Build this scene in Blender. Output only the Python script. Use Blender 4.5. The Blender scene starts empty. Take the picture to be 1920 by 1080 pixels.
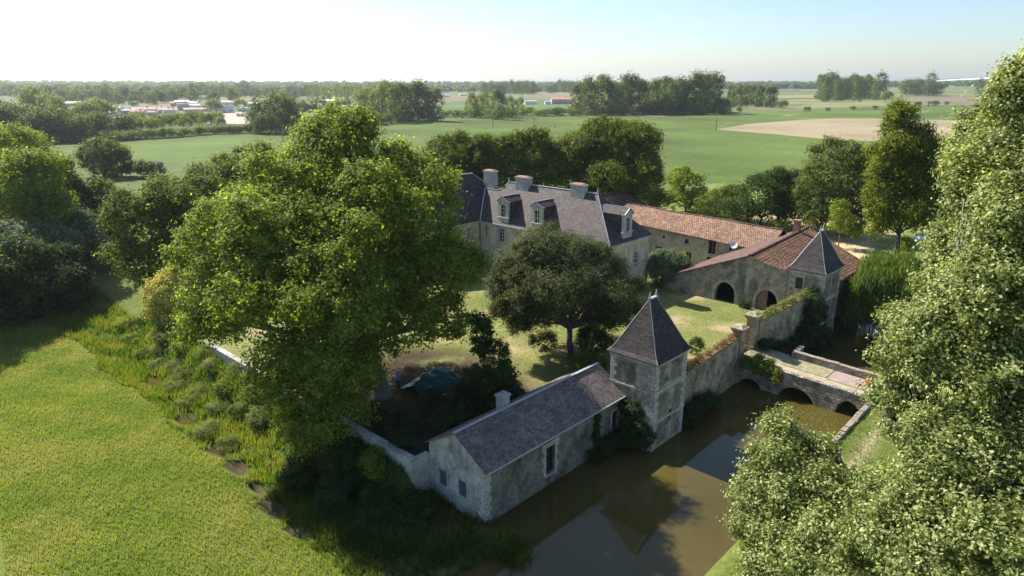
import bpy, bmesh, math, random
import numpy as np
from mathutils import Vector, Matrix
R_ = math.radians
sc = bpy.context.scene
COL = sc.collection

# ------------------------------------------------------------------ camera
FPX = 1280.0; HY = 153.0; CH = 26.0
PITCH = math.atan((540 - HY) / FPX)
cam_d = bpy.data.cameras.new('camera'); cam = bpy.data.objects.new('camera', cam_d); COL.objects.link(cam)
cam_d.sensor_width = 36; cam_d.lens = FPX / 1920 * 36; cam_d.clip_start = 0.5; cam_d.clip_end = 20000
cam.location = (0, 0, CH); cam.rotation_euler = (R_(90) - PITCH, 0, 0)
sc.camera = cam
# ------------------------------------------------------------------ sky, sun, exposure
SUN_EL = 43.0; SUN_AZ = 139.5          # azimuth measured from +X towards +Y (direction TO the sun)
w = bpy.data.worlds.new('World'); sc.world = w; w.use_nodes = True
nt = w.node_tree; bg = nt.nodes['Background']
sky = nt.nodes.new('ShaderNodeTexSky'); sky.sky_type = 'NISHITA'; sky.sun_disc = False
sky.sun_elevation = R_(SUN_EL); sky.sun_rotation = R_(90 - SUN_AZ)
sky.altitude = 60; sky.air_density = 1.0; sky.dust_density = 0.8; sky.ozone_density = 4.0
nt.links.new(sky.outputs[0], bg.inputs[0]); bg.inputs[1].default_value = 0.093
sl = bpy.data.lights.new('sun', 'SUN'); sun = bpy.data.objects.new('sun', sl); COL.objects.link(sun)
sl.energy = 5.0; sl.angle = R_(0.55); sl.color = (1.0, 0.95, 0.86)
sd = Vector((math.cos(R_(SUN_AZ)) * math.cos(R_(SUN_EL)), math.sin(R_(SUN_AZ)) * math.cos(R_(SUN_EL)), math.sin(R_(SUN_EL))))
sun.rotation_euler = sd.to_track_quat('Z', 'Y').to_euler(); sun.location = (-60, 60, 90)
sc.view_settings.view_transform = 'Standard'; sc.view_settings.look = 'None'
sc.view_settings.exposure = 0.97; sc.view_settings.gamma = 1.0
sc.render.engine = 'CYCLES'
sc.render.resolution_x = 1024; sc.render.resolution_y = 576
sc.cycles.max_bounces = 6; sc.cycles.diffuse_bounces = 2; sc.cycles.transmission_bounces = 3
sc.cycles.transparent_max_bounces = 4; sc.cycles.volume_bounces = 0

# ------------------------------------------------------------------ frames
CF = np.array([0, math.cos(PITCH), -math.sin(PITCH)]); CU = np.array([0, math.sin(PITCH), math.cos(PITCH)]); CR = np.array([1., 0, 0]); CC = np.array([0, 0, CH])
def ray(px, py): return CF + (px - 960) / FPX * CR + (540 - py) / FPX * CU
def G(px, py, z=0.0):
    d = ray(px, py); return CC + d * ((z - CH) / d[2])
def at(px, py, Y):
    d = ray(px, py); return CC + d * (Y / d[1])
def proj(P):
    v = np.array(P, float) - CC; k = v @ CF
    return 960 + FPX * (v @ CR) / k, 540 - FPX * (v @ CU) / k
TH = R_(47); E1 = np.array([math.cos(TH), math.sin(TH)]); E2 = np.array([-math.sin(TH), math.cos(TH)])
OX, OY = 11.36, 49.19
def UV(u, v, z=0.0):
    return np.array([OX + u * E1[0] + v * E2[0], OY + u * E1[1] + v * E2[1], z])
def toUV(x, y):
    dx = x - OX; dy = y - OY
    return dx * E1[0] + dy * E1[1], dx * E2[0] + dy * E2[1]

# ------------------------------------------------------------------ object helpers
def tag(o, label=None, cat=None, group=None, kind=None):
    if label: o['label'] = label
    if cat: o['category'] = cat
    if group: o['group'] = group
    if kind: o['kind'] = kind
    return o
def empty(name, loc, rz=0, label=None, cat=None, group=None):
    o = bpy.data.objects.new(name, None); COL.objects.link(o); o.empty_display_size = 0.5
    o.location = tuple(float(c) for c in loc); o.rotation_euler = (0, 0, rz)
    return tag(o, label, cat, group)
def copy_tree(o, parent=None):
    c = o.copy(); COL.objects.link(c); c.parent = parent
    for ch in list(o.children): copy_tree(ch, c)
    return c
def addmesh(name, me, m=None, parent=None, loc=None):
    o = bpy.data.objects.new(name, me); COL.objects.link(o)
    if m is not None and not len(me.materials): me.materials.append(m)
    if parent is not None: o.parent = parent
    if loc is not None: o.location = tuple(float(c) for c in loc)
    return o

class MB:
    """collects polygons for ONE mesh"""
    def __init__(s, off=(0, 0, 0)): s.v = []; s.f = []; s.off = np.array(off, float)
    def face(s, pts):
        n = len(s.v); s.v += [tuple(np.array(p, float) - s.off) for p in pts]; s.f.append(tuple(range(n, n + len(pts)))); return s
    def hexa(s, p):   # 8 points: bottom 4 ccw, top 4 ccw
        for q in ((0, 3, 2, 1), (4, 5, 6, 7), (0, 1, 5, 4), (1, 2, 6, 5), (2, 3, 7, 6), (3, 0, 4, 7)): s.face([p[i] for i in q])
        return s
    def box(s, x0, x1, y0, y1, z0, z1):
        return s.hexa([(x0, y0, z0), (x1, y0, z0), (x1, y1, z0), (x0, y1, z0), (x0, y0, z1), (x1, y0, z1), (x1, y1, z1), (x0, y1, z1)])
    def bar(s, a, b, w, h=None, up=(0, 0, 1)):
        a = Vector(a); b = Vector(b); h = h or w; d = (b - a).normalized(); u = Vector(up)
        if abs(d.dot(u)) > .98: u = Vector((1, 0, 0))
        x = d.cross(u).normalized(); y = x.cross(d).normalized()
        c = [(-1, -1), (1, -1), (1, 1), (-1, 1)]
        return s.hexa([a + x * (i * w / 2) + y * (j * h / 2) for i, j in c] + [b + x * (i * w / 2) + y * (j * h / 2) for i, j in c])
    def tube(s, pts, rad, n=8, cap=True):
        rings = []
        for i, p in enumerate(pts):
            p = Vector(p); d = Vector(pts[min(i + 1, len(pts) - 1)]) - Vector(pts[max(i - 1, 0)]); d.normalize()
            u = Vector((0, 0, 1)) if abs(d.z) < .9 else Vector((1, 0, 0))
            x = d.cross(u).normalized(); y = d.cross(x).normalized()
            rings.append([p + (x * math.cos(2 * math.pi * k / n) + y * math.sin(2 * math.pi * k / n)) * rad[i] for k in range(n)])
        b = len(s.v)
        for r in rings: s.v += [tuple(np.array(q) - s.off) for q in r]
        for i in range(len(rings) - 1):
            for k in range(n):
                k2 = (k + 1) % n; s.f.append((b + i * n + k, b + i * n + k2, b + (i + 1) * n + k2, b + (i + 1) * n + k))
        if cap:
            s.f.append(tuple(b + k for k in range(n))[::-1]); s.f.append(tuple(b + (len(rings) - 1) * n + k for k in range(n)))
        return s
    def slab(s, pts, t):   # polygon extruded by -t along its normal
        P = [Vector(p) for p in pts]; n = Vector((0, 0, 0))
        for i in range(len(P)):
            a = P[i]; b = P[(i + 1) % len(P)]
            n += Vector(((a.y - b.y) * (a.z + b.z), (a.z - b.z) * (a.x + b.x), (a.x - b.x) * (a.y + b.y)))
        n.normalize()
        if n.z < 0: P = P[::-1]; n = -n
        Q = [p - n * t for p in P]
        s.face(P); s.face(Q[::-1])
        for i in range(len(P)):
            j = (i + 1) % len(P); s.face([P[i], Q[i], Q[j], P[j]])
        return s
    def wall(s, org, dx, nrm, x0, x1, bot, top, holes=(), th=.45, brk=(), step=None, back=True):
        """wall standing on org + dx*x, outer face towards nrm, with openings; bot/top are numbers or functions of x"""
        org = np.array(org, float); dx = np.array(dx, float); nrm = np.array(nrm, float)
        fb = bot if callable(bot) else (lambda x: bot); ft = top if callable(top) else (lambda x: top)
        xs = {x0, x1} | set(b for b in brk if x0 < b < x1)
        for h in holes: xs |= {h[0], h[1]}
        if step:
            k = int((x1 - x0) / step)
            xs |= {x0 + (x1 - x0) * i / k for i in range(1, k)}
        xs = sorted(x for x in xs if x0 - 1e-6 <= x <= x1 + 1e-6); e = 1e-5
        def P(x, z, d=0): q = org + dx * x - nrm * d; return (q[0], q[1], z)
        for a, b in zip(xs, xs[1:]):
            if b - a < 1e-4: continue
            B = (fb(a + e), fb(b - e)); T = (ft(a + e), ft(b - e)); iv = [B]; 
            hs = sorted([h for h in holes if h[0] <= a + e and h[1] >= b - e], key=lambda h: h[2])
            lo = B; segs = []
            for h in hs: segs.append((lo, (h[2], h[2]))); lo = (h[3], h[3])
            segs.append((lo, T))
            for (l, u) in segs:
                s.face([P(a, l[0]), P(b, l[1]), P(b, u[1]), P(a, u[0])])
                if back: s.face([P(b, l[1], th), P(a, l[0], th), P(a, u[0], th), P(b, u[1], th)])
                s.face([P(a, u[0]), P(b, u[1]), P(b, u[1], th), P(a, u[0], th)])
                s.face([P(a, l[0], th), P(b, l[1], th), P(b, l[1]), P(a, l[0])])
        for h in holes:
            for x in (h[0], h[1]): s.face([P(x, h[2]), P(x, h[2], th), P(x, h[3], th), P(x, h[3])])
        for x in (x0, x1):
            z0 = fb(x + e if x == x0 else x - e); z1 = ft(x + e if x == x0 else x - e)
            s.face([P(x, z0), P(x, z0, th), P(x, z1, th), P(x, z1)])
        for x in xs[1:-1]:
            l, r = fb(x - e), fb(x + e)
            if abs(l - r) > .01: s.face([P(x, l), P(x, l, th), P(x, r, th), P(x, r)])
        return s
    def build(s, name, m, parent=None, smooth=False, loc=None):
        me = bpy.data.meshes.new(name); me.from_pydata(s.v, [], s.f); me.update()
        bm = bmesh.new(); bm.from_mesh(me)
        bmesh.ops.remove_doubles(bm, verts=bm.verts, dist=.0004) if smooth else None
        bm.to_mesh(me); bm.free()
        uvl = me.uv_layers.new(name='UVMap'); up = Vector((0, 0, 1))
        for p in me.polygons:
            n = p.normal
            t = up.cross(n)
            t = Vector((1, 0, 0)) if t.length < 1e-3 else t.normalized()
            q = n.cross(t)
            for li in p.loop_indices:
                c = me.vertices[me.loops[li].vertex_index].co
                uvl.data[li].uv = (c.dot(t), c.dot(q))
            p.use_smooth = smooth
        return addmesh(name, me, m, parent, loc)

# ------------------------------------------------------------------ materials
def newmat(name):
    m = bpy.data.materials.new(name); m.use_nodes = True
    return m, m.node_tree, m.node_tree.nodes['Principled BSDF']
def N(nt, t, **k):
    n = nt.nodes.new(t)
    for a, b in k.items():
        if a in n.inputs: n.inputs[a].default_value = b
        else: setattr(n, a, b)
    return n
def ramp(nt, fac, stops):
    r = nt.nodes.new('ShaderNodeValToRGB'); e = r.color_ramp.elements
    while len(e) < len(stops): e.new(.5)
    for i, (p, c) in enumerate(stops): e[i].position = p; e[i].color = (*c, 1) if len(c) == 3 else c
    nt.links.new(fac, r.inputs[0]); return r.outputs[0]
def mixc(nt, fac, a, b, mode='MIX'):
    m = nt.nodes.new('ShaderNodeMix'); m.data_type = 'RGBA'; m.blend_type = mode
    for s, v in ((m.inputs[0], fac), (m.inputs[6], a), (m.inputs[7], b)):
        if isinstance(v, (int, float)): s.default_value = v
        elif isinstance(v, (tuple, list)): s.default_value = (*v, 1)
        else: nt.links.new(v, s)
    return m.outputs[2]
def coords(nt, kind='Object'):
    return nt.nodes.new('ShaderNodeTexCoord').outputs[kind]
def noise(nt, vec, scale, detail=4, rough=.6, dist=0):
    n = N(nt, 'ShaderNodeTexNoise', Scale=scale, Detail=detail, Roughness=rough, Distortion=dist)
    nt.links.new(vec, n.inputs['Vector']); return n.outputs['Fac']
def bump(nt, bsdf, h, strength=.5, dist=.05):
    b = N(nt, 'ShaderNodeBump', Strength=strength, Distance=dist)
    nt.links.new(h, b.inputs['Height']); nt.links.new(b.outputs[0], bsdf.inputs['Normal'])
def plain(name, c, rough=.7, metal=0, var=.25, sc_=3):
    m, t, b = newmat(name); n = noise(t, coords(t), sc_)
    col = ramp(t, n, [(.25, tuple(x * (1 - var) for x in c)), (.75, tuple(min(1, x * (1 + var)) for x in c))])
    t.links.new(col, b.inputs['Base Color']); b.inputs['Roughness'].default_value = rough; b.inputs['Metallic'].default_value = metal
    return m
def masonry(name, c1, c2, mort, bw=.45, bh=.2, ms=.02, patch=(.22, .2, .16), patch_at=(.52, .6), pscale=.35, dirt=.6, rubble=False):
    m, t, b = newmat(name); uv = coords(t, 'UV'); ob = coords(t)
    wv = N(t, 'ShaderNodeTexNoise', Scale=1.3, Detail=3); t.links.new(uv, wv.inputs['Vector'])
    ad = N(t, 'ShaderNodeVectorMath', operation='MULTIPLY_ADD'); t.links.new(wv.outputs['Color'], ad.inputs[0])
    k = .14 if rubble else .03
    ad.inputs[1].default_value = (k, k, k); t.links.new(uv, ad.inputs[2])
    br = N(t, 'ShaderNodeTexBrick', Scale=1.0); br.inputs['Mortar Size'].default_value = ms; br.inputs['Brick Width'].default_value = bw
    br.inputs['Row Height'].default_value = bh; br.inputs['Bias'].default_value = 0; br.inputs['Mortar Smooth'].default_value = .3
    br.inputs['Color1'].default_value = (*c1, 1); br.inputs['Color2'].default_value = (*c2, 1); br.inputs['Mortar'].default_value = (*mort, 1)
    t.links.new(ad.outputs[0], br.inputs['Vector'])
    n1 = noise(t, ob, pscale, 5, .65); f1 = ramp(t, n1, [(patch_at[0], (0, 0, 0)), (patch_at[1], (1, 1, 1))])
    c = mixc(t, f1, br.outputs['Color'], patch)
    n2 = noise(t, ob, 1.1, 8, .75); d = ramp(t, n2, [(.35, (1 - dirt,) * 3), (.6, (1.08,) * 3)])
    c = mixc(t, 1.0, c, d, 'MULTIPLY')
    n3 = noise(t, ob, 9, 5, .7); d3 = ramp(t, n3, [(.3, (.62, .62, .62)), (.7, (1.2, 1.18, 1.14))])
    c = mixc(t, 1.0, c, d3, 'MULTIPLY')
    t.links.new(c, b.inputs['Base Color']); b.inputs['Roughness'].default_value = .92; b.inputs['Specular IOR Level'].default_value = .15
    hh = mixc(t, .5, br.outputs['Fac'], n3); inv = N(t, 'ShaderNodeMath', operation='SUBTRACT'); inv.inputs[0].default_value = 1
    t.links.new(hh, inv.inputs[1]); bump(t, b, inv.outputs[0], .7, .04)
    return m
def roofing(name, c1, c2, mort, bw, bh, lich=(.4, .38, .32), lich_at=(.66, .74), blot=.35, rough=.6, ms=.02, spec=.12):
    m, t, b = newmat(name); uv = coords(t, 'UV'); ob = coords(t)
    br = N(t, 'ShaderNodeTexBrick', Scale=1.0); br.inputs['Mortar Size'].default_value = ms; br.inputs['Brick Width'].default_value = bw
    br.inputs['Row Height'].default_value = bh; br.inputs['Mortar Smooth'].default_value = .4
    br.inputs['Color1'].default_value = (*c1, 1); br.inputs['Color2'].default_value = (*c2, 1); br.inputs['Mortar'].default_value = (*mort, 1)
    t.links.new(uv, br.inputs['Vector'])
    n2 = noise(t, ob, .7, 6, .7); d = ramp(t, n2, [(.3, (1 - blot,) * 3), (.68, (1.2, 1.16, 1.12))])
    c = mixc(t, 1.0, br.outputs['Color'], d, 'MULTIPLY')
    n4 = noise(t, ob, 5.5, 6, .75); c = mixc(t, ramp(t, n4, [(lich_at[0], (0, 0, 0)), (lich_at[1], (.8, .8, .8))]), c, lich)
    wn = N(t, 'ShaderNodeTexWhiteNoise', noise_dimensions='2D'); sn = N(t, 'ShaderNodeVectorMath', operation='SNAP'); sn.inputs[1].default_value = (bw, bh, 1)
    t.links.new(uv, sn.inputs[0]); t.links.new(sn.outputs[0], wn.inputs['Vector'])
    c = mixc(t, 1.0, c, ramp(t, wn.outputs['Value'], [(0, (.72,) * 3), (1, (1.22,) * 3)]), 'MULTIPLY')
    t.links.new(c, b.inputs['Base Color']); b.inputs['Roughness'].default_value = rough; b.inputs['Specular IOR Level'].default_value = spec
    inv = N(t, 'ShaderNodeMath', operation='SUBTRACT'); inv.inputs[0].default_value = 1; t.links.new(br.outputs['Fac'], inv.inputs[1])
    bump(t, b, inv.outputs[0], .6, .04)
    return m
def leafmat(name, cols, trans=.4, rough=.5, spec=.25, big=.12, bigcol=None):
    """cols: (dark, mid, light) leaf colours picked by a per-leaf random attribute"""
    m, t, b = newmat(name); a = N(t, 'ShaderNodeAttribute', attribute_name='tint')
    c = ramp(t, a.outputs['Fac'], [(0, cols[0]), (.5, cols[1]), (1, cols[2])])
    if bigcol:
        n = noise(t, coords(t), big, 3, .5); c = mixc(t, ramp(t, n, [(.45, (0, 0, 0)), (.62, (.8, .8, .8))]), c, bigcol)
    t.links.new(c, b.inputs['Base Color']); b.inputs['Roughness'].default_value = .62; b.inputs['Specular IOR Level'].default_value = spec * .45
    tr = N(t, 'ShaderNodeBsdfTranslucent'); tc = mixc(t, 1.0, c, (1.85, 1.8, .8), 'MULTIPLY'); t.links.new(tc, tr.inputs[0])
    mx = N(t, 'ShaderNodeMixShader'); mx.inputs[0].default_value = trans
    t.links.new(b.outputs[0], mx.inputs[1]); t.links.new(tr.outputs[0], mx.inputs[2])
    t.links.new(mx.outputs[0], t.nodes['Material Output'].inputs[0])
    return m

LM = {
 'plane': leafmat('plane_leaf', ((.06, .095, .012), (.185, .24, .034), (.32, .37, .08)), .53),
 'silver': leafmat('pale_plane_leaf', ((.07, .095, .022), (.185, .22, .055), (.50, .53, .26)), .40, .42, .4),
 'dark': leafmat('dark_leaf', ((.016, .034, .008), (.045, .08, .015), (.12, .17, .032)), .4),
 'lime': leafmat('linden_leaf', ((.035, .052, .008), (.11, .145, .02), (.23, .27, .045)), .48),
 'wood': leafmat('woodland_leaf', ((.035, .052, .012), (.105, .135, .028), (.22, .245, .07)), .45),
 'pine': leafmat('pine_needle', ((.03, .042, .012), (.08, .098, .032), (.17, .185, .065)), .25),
 'yellow': leafmat('golden_leaf', ((.30, .27, .04), (.50, .45, .08), (.68, .60, .16)), .22),
 'grey': leafmat('grey_leaf', ((.06, .085, .045), (.12, .16, .08), (.24, .28, .17)), .3),
 'conifer': leafmat('feathery_conifer', ((.045, .065, .006), (.13, .16, .014), (.25, .28, .03)), .48),
 'willow': leafmat('willow_leaf', ((.05, .085, .018), (.10, .15, .03), (.18, .24, .06)), .4),
 'box': leafmat('box_leaf', ((.05, .09, .012), (.10, .15, .02), (.17, .22, .04)), .3),
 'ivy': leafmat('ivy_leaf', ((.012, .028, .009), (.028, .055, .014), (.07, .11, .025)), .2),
 'far': leafmat('far_leaf', ((.035, .058, .014), (.10, .14, .032), (.2, .24, .06)), .45),
 'farlight': leafmat('far_pale_leaf', ((.08, .115, .025), (.17, .215, .05), (.28, .32, .10)), .45),
 'dry': leafmat('dry_stalk', ((.10, .075, .03), (.22, .15, .06), (.36, .26, .12)), .3),
 'reed': leafmat('reed_blade', ((.05, .10, .010), (.10, .165, .015), (.22, .26, .05)), .4, big=.5, bigcol=(.20, .20, .05)),
 'sedge': leafmat('sedge_blade', ((.10, .13, .035), (.18, .21, .06), (.30, .32, .12)), .4),
}
M_bark = plain('bark', (.10, .085, .06), .9, 0, .5, 2)
M_palebark = plain('pale_bark', (.20, .18, .14), .9, 0, .5, 1.2)
M_pinebark = plain('pine_bark', (.075, .055, .045), .9, 0, .4, 3)
M_slate = roofing('slate_roof', (.078, .068, .068), (.048, .042, .043), (.024, .022, .022), .3, .17, (.33, .31, .28), (.67, .74), .3, .62)
M_manorslate = roofing('manor_slate', (.115, .094, .09), (.075, .062, .063), (.06, .05, .05), .34, .2, (.34, .29, .24), (.6, .72), .35, .6)
M_darkslate = roofing('wing_slate', (.10, .09, .095), (.075, .068, .075), (.03, .03, .03), .3, .18, (.2, .18, .16), (.7, .78), .3, .55)
M_brownslate = roofing('brown_slate', (.27, .225, .205), (.19, .155, .145), (.11, .09, .085), .26, .19, (.45, .42, .38), (.62, .74), .4, .7, .025)
M_tile = roofing('clay_tile', (.43, .265, .185), (.33, .20, .14), (.11, .065, .05), .3, .36, (.46, .38, .29), (.55, .7), .38, .85, .05, .1)
M_tile2 = roofing('old_clay_tile', (.34, .185, .11), (.22, .12, .075), (.05, .035, .03), .26, .42, (.26, .19, .13), (.55, .7), .45, .85, .07, .1)
M_tile3 = roofing('plum_tile', (.22, .135, .115), (.17, .11, .10), (.07, .05, .045), .3, .4, (.3, .24, .2), (.6, .74), .3, .8, .05, .15)
M_lead = plain('lead', (.42, .43, .46), .45, .2, .2, 4)
M_tower = masonry('tower_stone', (.56, .52, .43), (.46, .42, .34), (.36, .33, .27), .5, .24, .015, (.30, .27, .20), (.5, .57), .45, .5)
M_panel = masonry('rubble_panel', (.38, .35, .27), (.29, .265, .2), (.26, .24, .19), .3, .16, .03, (.2, .19, .15), (.5, .66), .6, .6, True)
M_quoin = masonry('dressed_stone', (.62, .60, .54), (.53, .51, .45), (.3, .28, .25), .8, .34, .02, (.36, .34, .29), (.6, .72), .8, .35)
M_garage = masonry('barn_stone', (.52, .475, .37), (.40, .365, .28), (.22, .2, .16), .55, .2, .03, (.19, .185, .155), (.5, .6), .3, .6, True)
M_range = masonry('range_stone', (.56, .52, .44), (.46, .425, .36), (.36, .33, .28), .4, .19, .02, (.38, .35, .29), (.5, .62), .3, .35, True)
M_archstone = masonry('arch_stone', (.50, .47, .39), (.41, .385, .32), (.26, .24, .2), .5, .3, .02, (.28, .26, .21), (.52, .66), .8, .45)
M_rampart = masonry('rampart_stone', (.58, .50, .345), (.46, .40, .28), (.32, .28, .2), .45, .22, .03, (.24, .2, .14), (.48, .62), .5, .6, True)
M_manor = masonry('manor_render', (.74, .66, .50), (.68, .60, .45), (.68, .61, .46), .6, .3, .008, (.55, .48, .34), (.5, .64), .5, .35)
M_bridge = masonry('bridge_stone', (.56, .50, .42), (.36, .33, .27), (.15, .14, .12), .6, .3, .03, (.24, .21, .17), (.48, .62), .7, .6, True)
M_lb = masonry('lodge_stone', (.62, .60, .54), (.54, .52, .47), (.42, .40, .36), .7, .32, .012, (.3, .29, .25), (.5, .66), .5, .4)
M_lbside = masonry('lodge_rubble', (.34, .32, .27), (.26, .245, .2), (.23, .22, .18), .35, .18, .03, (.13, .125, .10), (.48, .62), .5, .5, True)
M_brick = plain('chimney_brick', (.28, .15, .11), .9, 0, .4, 6)
M_chim = plain('chimney_render', (.36, .345, .33), .9, 0, .35, 1.5)
M_glass, _t, _b = newmat('window_glass'); _b.inputs['Base Color'].default_value = (.012, .014, .018, 1); _b.inputs['Roughness'].default_value = .12
M_white = plain('white_paint', (.66, .67, .68), .5, 0, .12)
M_shutter = plain('grey_shutter', (.085, .09, .12), .6, 0, .2)
M_oldwood = plain('weathered_wood', (.20, .13, .105), .8, 0, .35, 5)
M_darkwood = plain('dark_timber', (.05, .04, .035), .8, 0, .3, 5)
M_rust = plain('rusty_iron', (.16, .075, .045), .7, .3, .4, 8)
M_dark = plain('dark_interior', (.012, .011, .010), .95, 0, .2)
M_coping2 = plain('worn_coping', (.27, .215, .165), .95, 0, .45, 4)
M_coping = plain('mossy_coping', (.30, .19, .085), .95, 0, .5, 4)

# ------------------------------------------------------------------ ground shape
def sstep(a, b, x):
    t = np.clip((x - a) / (b - a), 0, 1); return t * t * (3 - 2 * t)
_rs = np.random.RandomState(5); _ph = _rs.rand(24, 3) * 6.28
def wob(x, y, s):
    r = 0
    for i in range(6):
        k = (1.6 ** i) / s; r = r + np.sin(x * k * math.cos(_ph[i, 0]) + y * k * math.sin(_ph[i, 0]) + _ph[i, 1]) * (.6 ** i)
    return r / 2.2
PUD = [(-22.1, 44.2, .9), (-22.9, 38.5, .5), (-23.6, 32.9, 1.0), (-23.9, 25.7, .95), (-24.1, 22.0, 1.0), (-24.5, 18.4, .6), (-24.9, 15.2, 1.0), (-25.1, 11.8, .6)]
def stream_u(v): return np.interp(v, [8.9, 15.2, 22, 25.7, 32.9, 44.2, 60], [-25.1, -24.8, -24.1, -23.8, -23.6, -22.1, -21.5])
def pool(u, v): return np.minimum(sum(np.exp(-(((u - a) / (r * .62)) ** 2 + ((v - b) / (r * 1.35)) ** 2)) for a, b, r in PUD), 1)
def height(u, v):
    u = np.asarray(u, float); v = np.asarray(v, float)
    x = OX + u * E1[0] + v * E2[0]; y = OY + u * E1[1] + v * E2[1]; D = np.hypot(x, y)
    # west meadow and the south bank
    mead = -2.25 + 2.25 * sstep(70, 150, D) + .12 * wob(x, y, 3.0)
    bank = -1.15 + 1.15 * sstep(62, 95, D) * (u > 8) + .10 * wob(x, y, 4.0)
    west = sstep(-8, -24, u)
    z = mead * west + bank * (1 - west)
    z = np.where(v > 9, mead, z)
    # moat basin along the front
    far_b = np.where(u < 7.9, sstep(-11.4, -9.0, v), (v > -11.0).astype(float)) * sstep(66, 58, u)
    front = np.select([u < -15.5, u < 0, u < 5.4, u < 33.2, u < 39], [np.full_like(u, 99.), np.full_like(u, 3.6), np.full_like(u, .6), np.full_like(u, 1.55), np.full_like(u, -.3)], 1.5)
    moat = far_b * (u > -16) * (v < front)
    z = z * (1 - moat) + -4.2 * moat
    nb = (u > 39) * sstep(2.6, .2, v) * far_b
    z = np.where((u > 39) & (v > -4), -4.2 * nb + z * (1 - nb), z)
    # west arm of the moat and the marsh with its stream
    arm = sstep(2.6, .2, v) * sstep(-26.2, -24.6, u) * (u < -15.5) * sstep(-11.4, -9, v) * sstep(12, 7, v)
    z = z * (1 - arm) + -3.5 * arm
    wb = sstep(-18.6, -16.6, u) * (v > -1) * (u < -15.5)
    z = np.where((v < 9), z * (1 - wb) + (-2.6 + .12 * wob(x, y, 1.1)) * wb, z)
    marsh = sstep(-24.8, -22.8, u) * (u < np.where(v < 9, -15.5, -17.4)) * sstep(.2, 2.2, v) * sstep(66, 50, v)
    z = z * (1 - marsh) + (-2.7 - .2 * sstep(12, 6, v) + (.16 + .1 * (v < 10)) * wob(x, y, 1.3)) * marsh
    rise = sstep(-20.6, -18.0, u) * (u < -17.4) * sstep(7.2, 10.0, v) * sstep(66, 50, v)
    z = z * (1 - rise) + (-.6 + .1 * wob(x, y, 1.1)) * rise
    st = np.exp(-((u - stream_u(v)) / .62) ** 2) * sstep(4, 8, v) * sstep(64, 48, v)
    z = z - .22 * st * (1 - pool(u, v)) - .75 * pool(u, v) * (u < -17)
    # the walled court and everything behind it
    plat = np.where(u > -15.5, v > front, (v > 9.0) & (u > -17.45)) & (u < 260)
    edge = sstep(48, 62, v) * sstep(10, -30, u)          # court merges into the meadow far to the left
    z = np.where(plat, 0.0 * (1 - edge) + mead * edge * (u < 0), z)
    # low hills towards the horizon
    far = sstep(1400, 5600, D)
    z = z + far * (21 + 9 * wob(x, y, 1500.) + 8 * sstep(.2, .75, x / (y + 1))) + 24 * sstep(.5, .7, x / (np.abs(y) + 1)) * sstep(1700, 3600, D) * (y > 0)
    return z
def HXY(x, y):
    u, v = toUV(np.asarray(x, float), np.asarray(y, float)); return height(u, v)
def H1(x, y): return float(HXY(x, y))

def lines(a, b, fine, ext, extras):
    L = list(np.arange(a, b + .001, fine)); s = fine; x = b
    while x < ext: s *= 1.13; x += s; L.append(x)
    s = fine; x = a
    while x > -ext: s *= 1.13; x -= s; L.append(x)
    L = [q for q in L if all(abs(q - e) > .12 for e in extras)]
    return np.array(sorted(L + [e - .03 for e in extras] + [e + .03 for e in extras]))
us = lines(-45, 62, .6, 7200, [-17.45, -15.5, 0, 5.4, 33.2, 39.0, 7.9])
vs = lines(-24, 64, .6, 7200, [-11.0, 3.6, .6, 1.55, -.3, 9.0])
UU, VV = np.meshgrid(us, vs, indexing='ij'); ZZ = height(UU, VV)
XX = OX + UU * E1[0] + VV * E2[0]; YY = OY + UU * E1[1] + VV * E2[1]
def gridmesh(name, X, Y, Z, cols=None):
    nu, nv = X.shape; me = bpy.data.meshes.new(name)
    idx = np.arange(nu * nv).reshape(nu, nv)
    q = np.stack([idx[:-1, :-1], idx[1:, :-1], idx[1:, 1:], idx[:-1, 1:]], -1).reshape(-1, 4)
    me.vertices.add(nu * nv); me.vertices.foreach_set('co', np.stack([X, Y, Z], -1).astype('f').ravel())
    me.loops.add(q.size); me.loops.foreach_set('vertex_index', q.ravel().astype('i'))
    me.polygons.add(len(q)); me.polygons.foreach_set('loop_start', (np.arange(len(q)) * 4).astype('i'))
    me.update(calc_edges=True)
    if cols is not None:
        at_ = me.color_attributes.new('cover', 'FLOAT_COLOR', 'POINT')
        c = np.ones((nu * nv, 4), 'f'); c[:, :3] = cols.reshape(-1, 3); at_.data.foreach_set('color', c.ravel())
    me.polygons.foreach_set('use_smooth', np.ones(len(q), bool))
    return me
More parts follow.
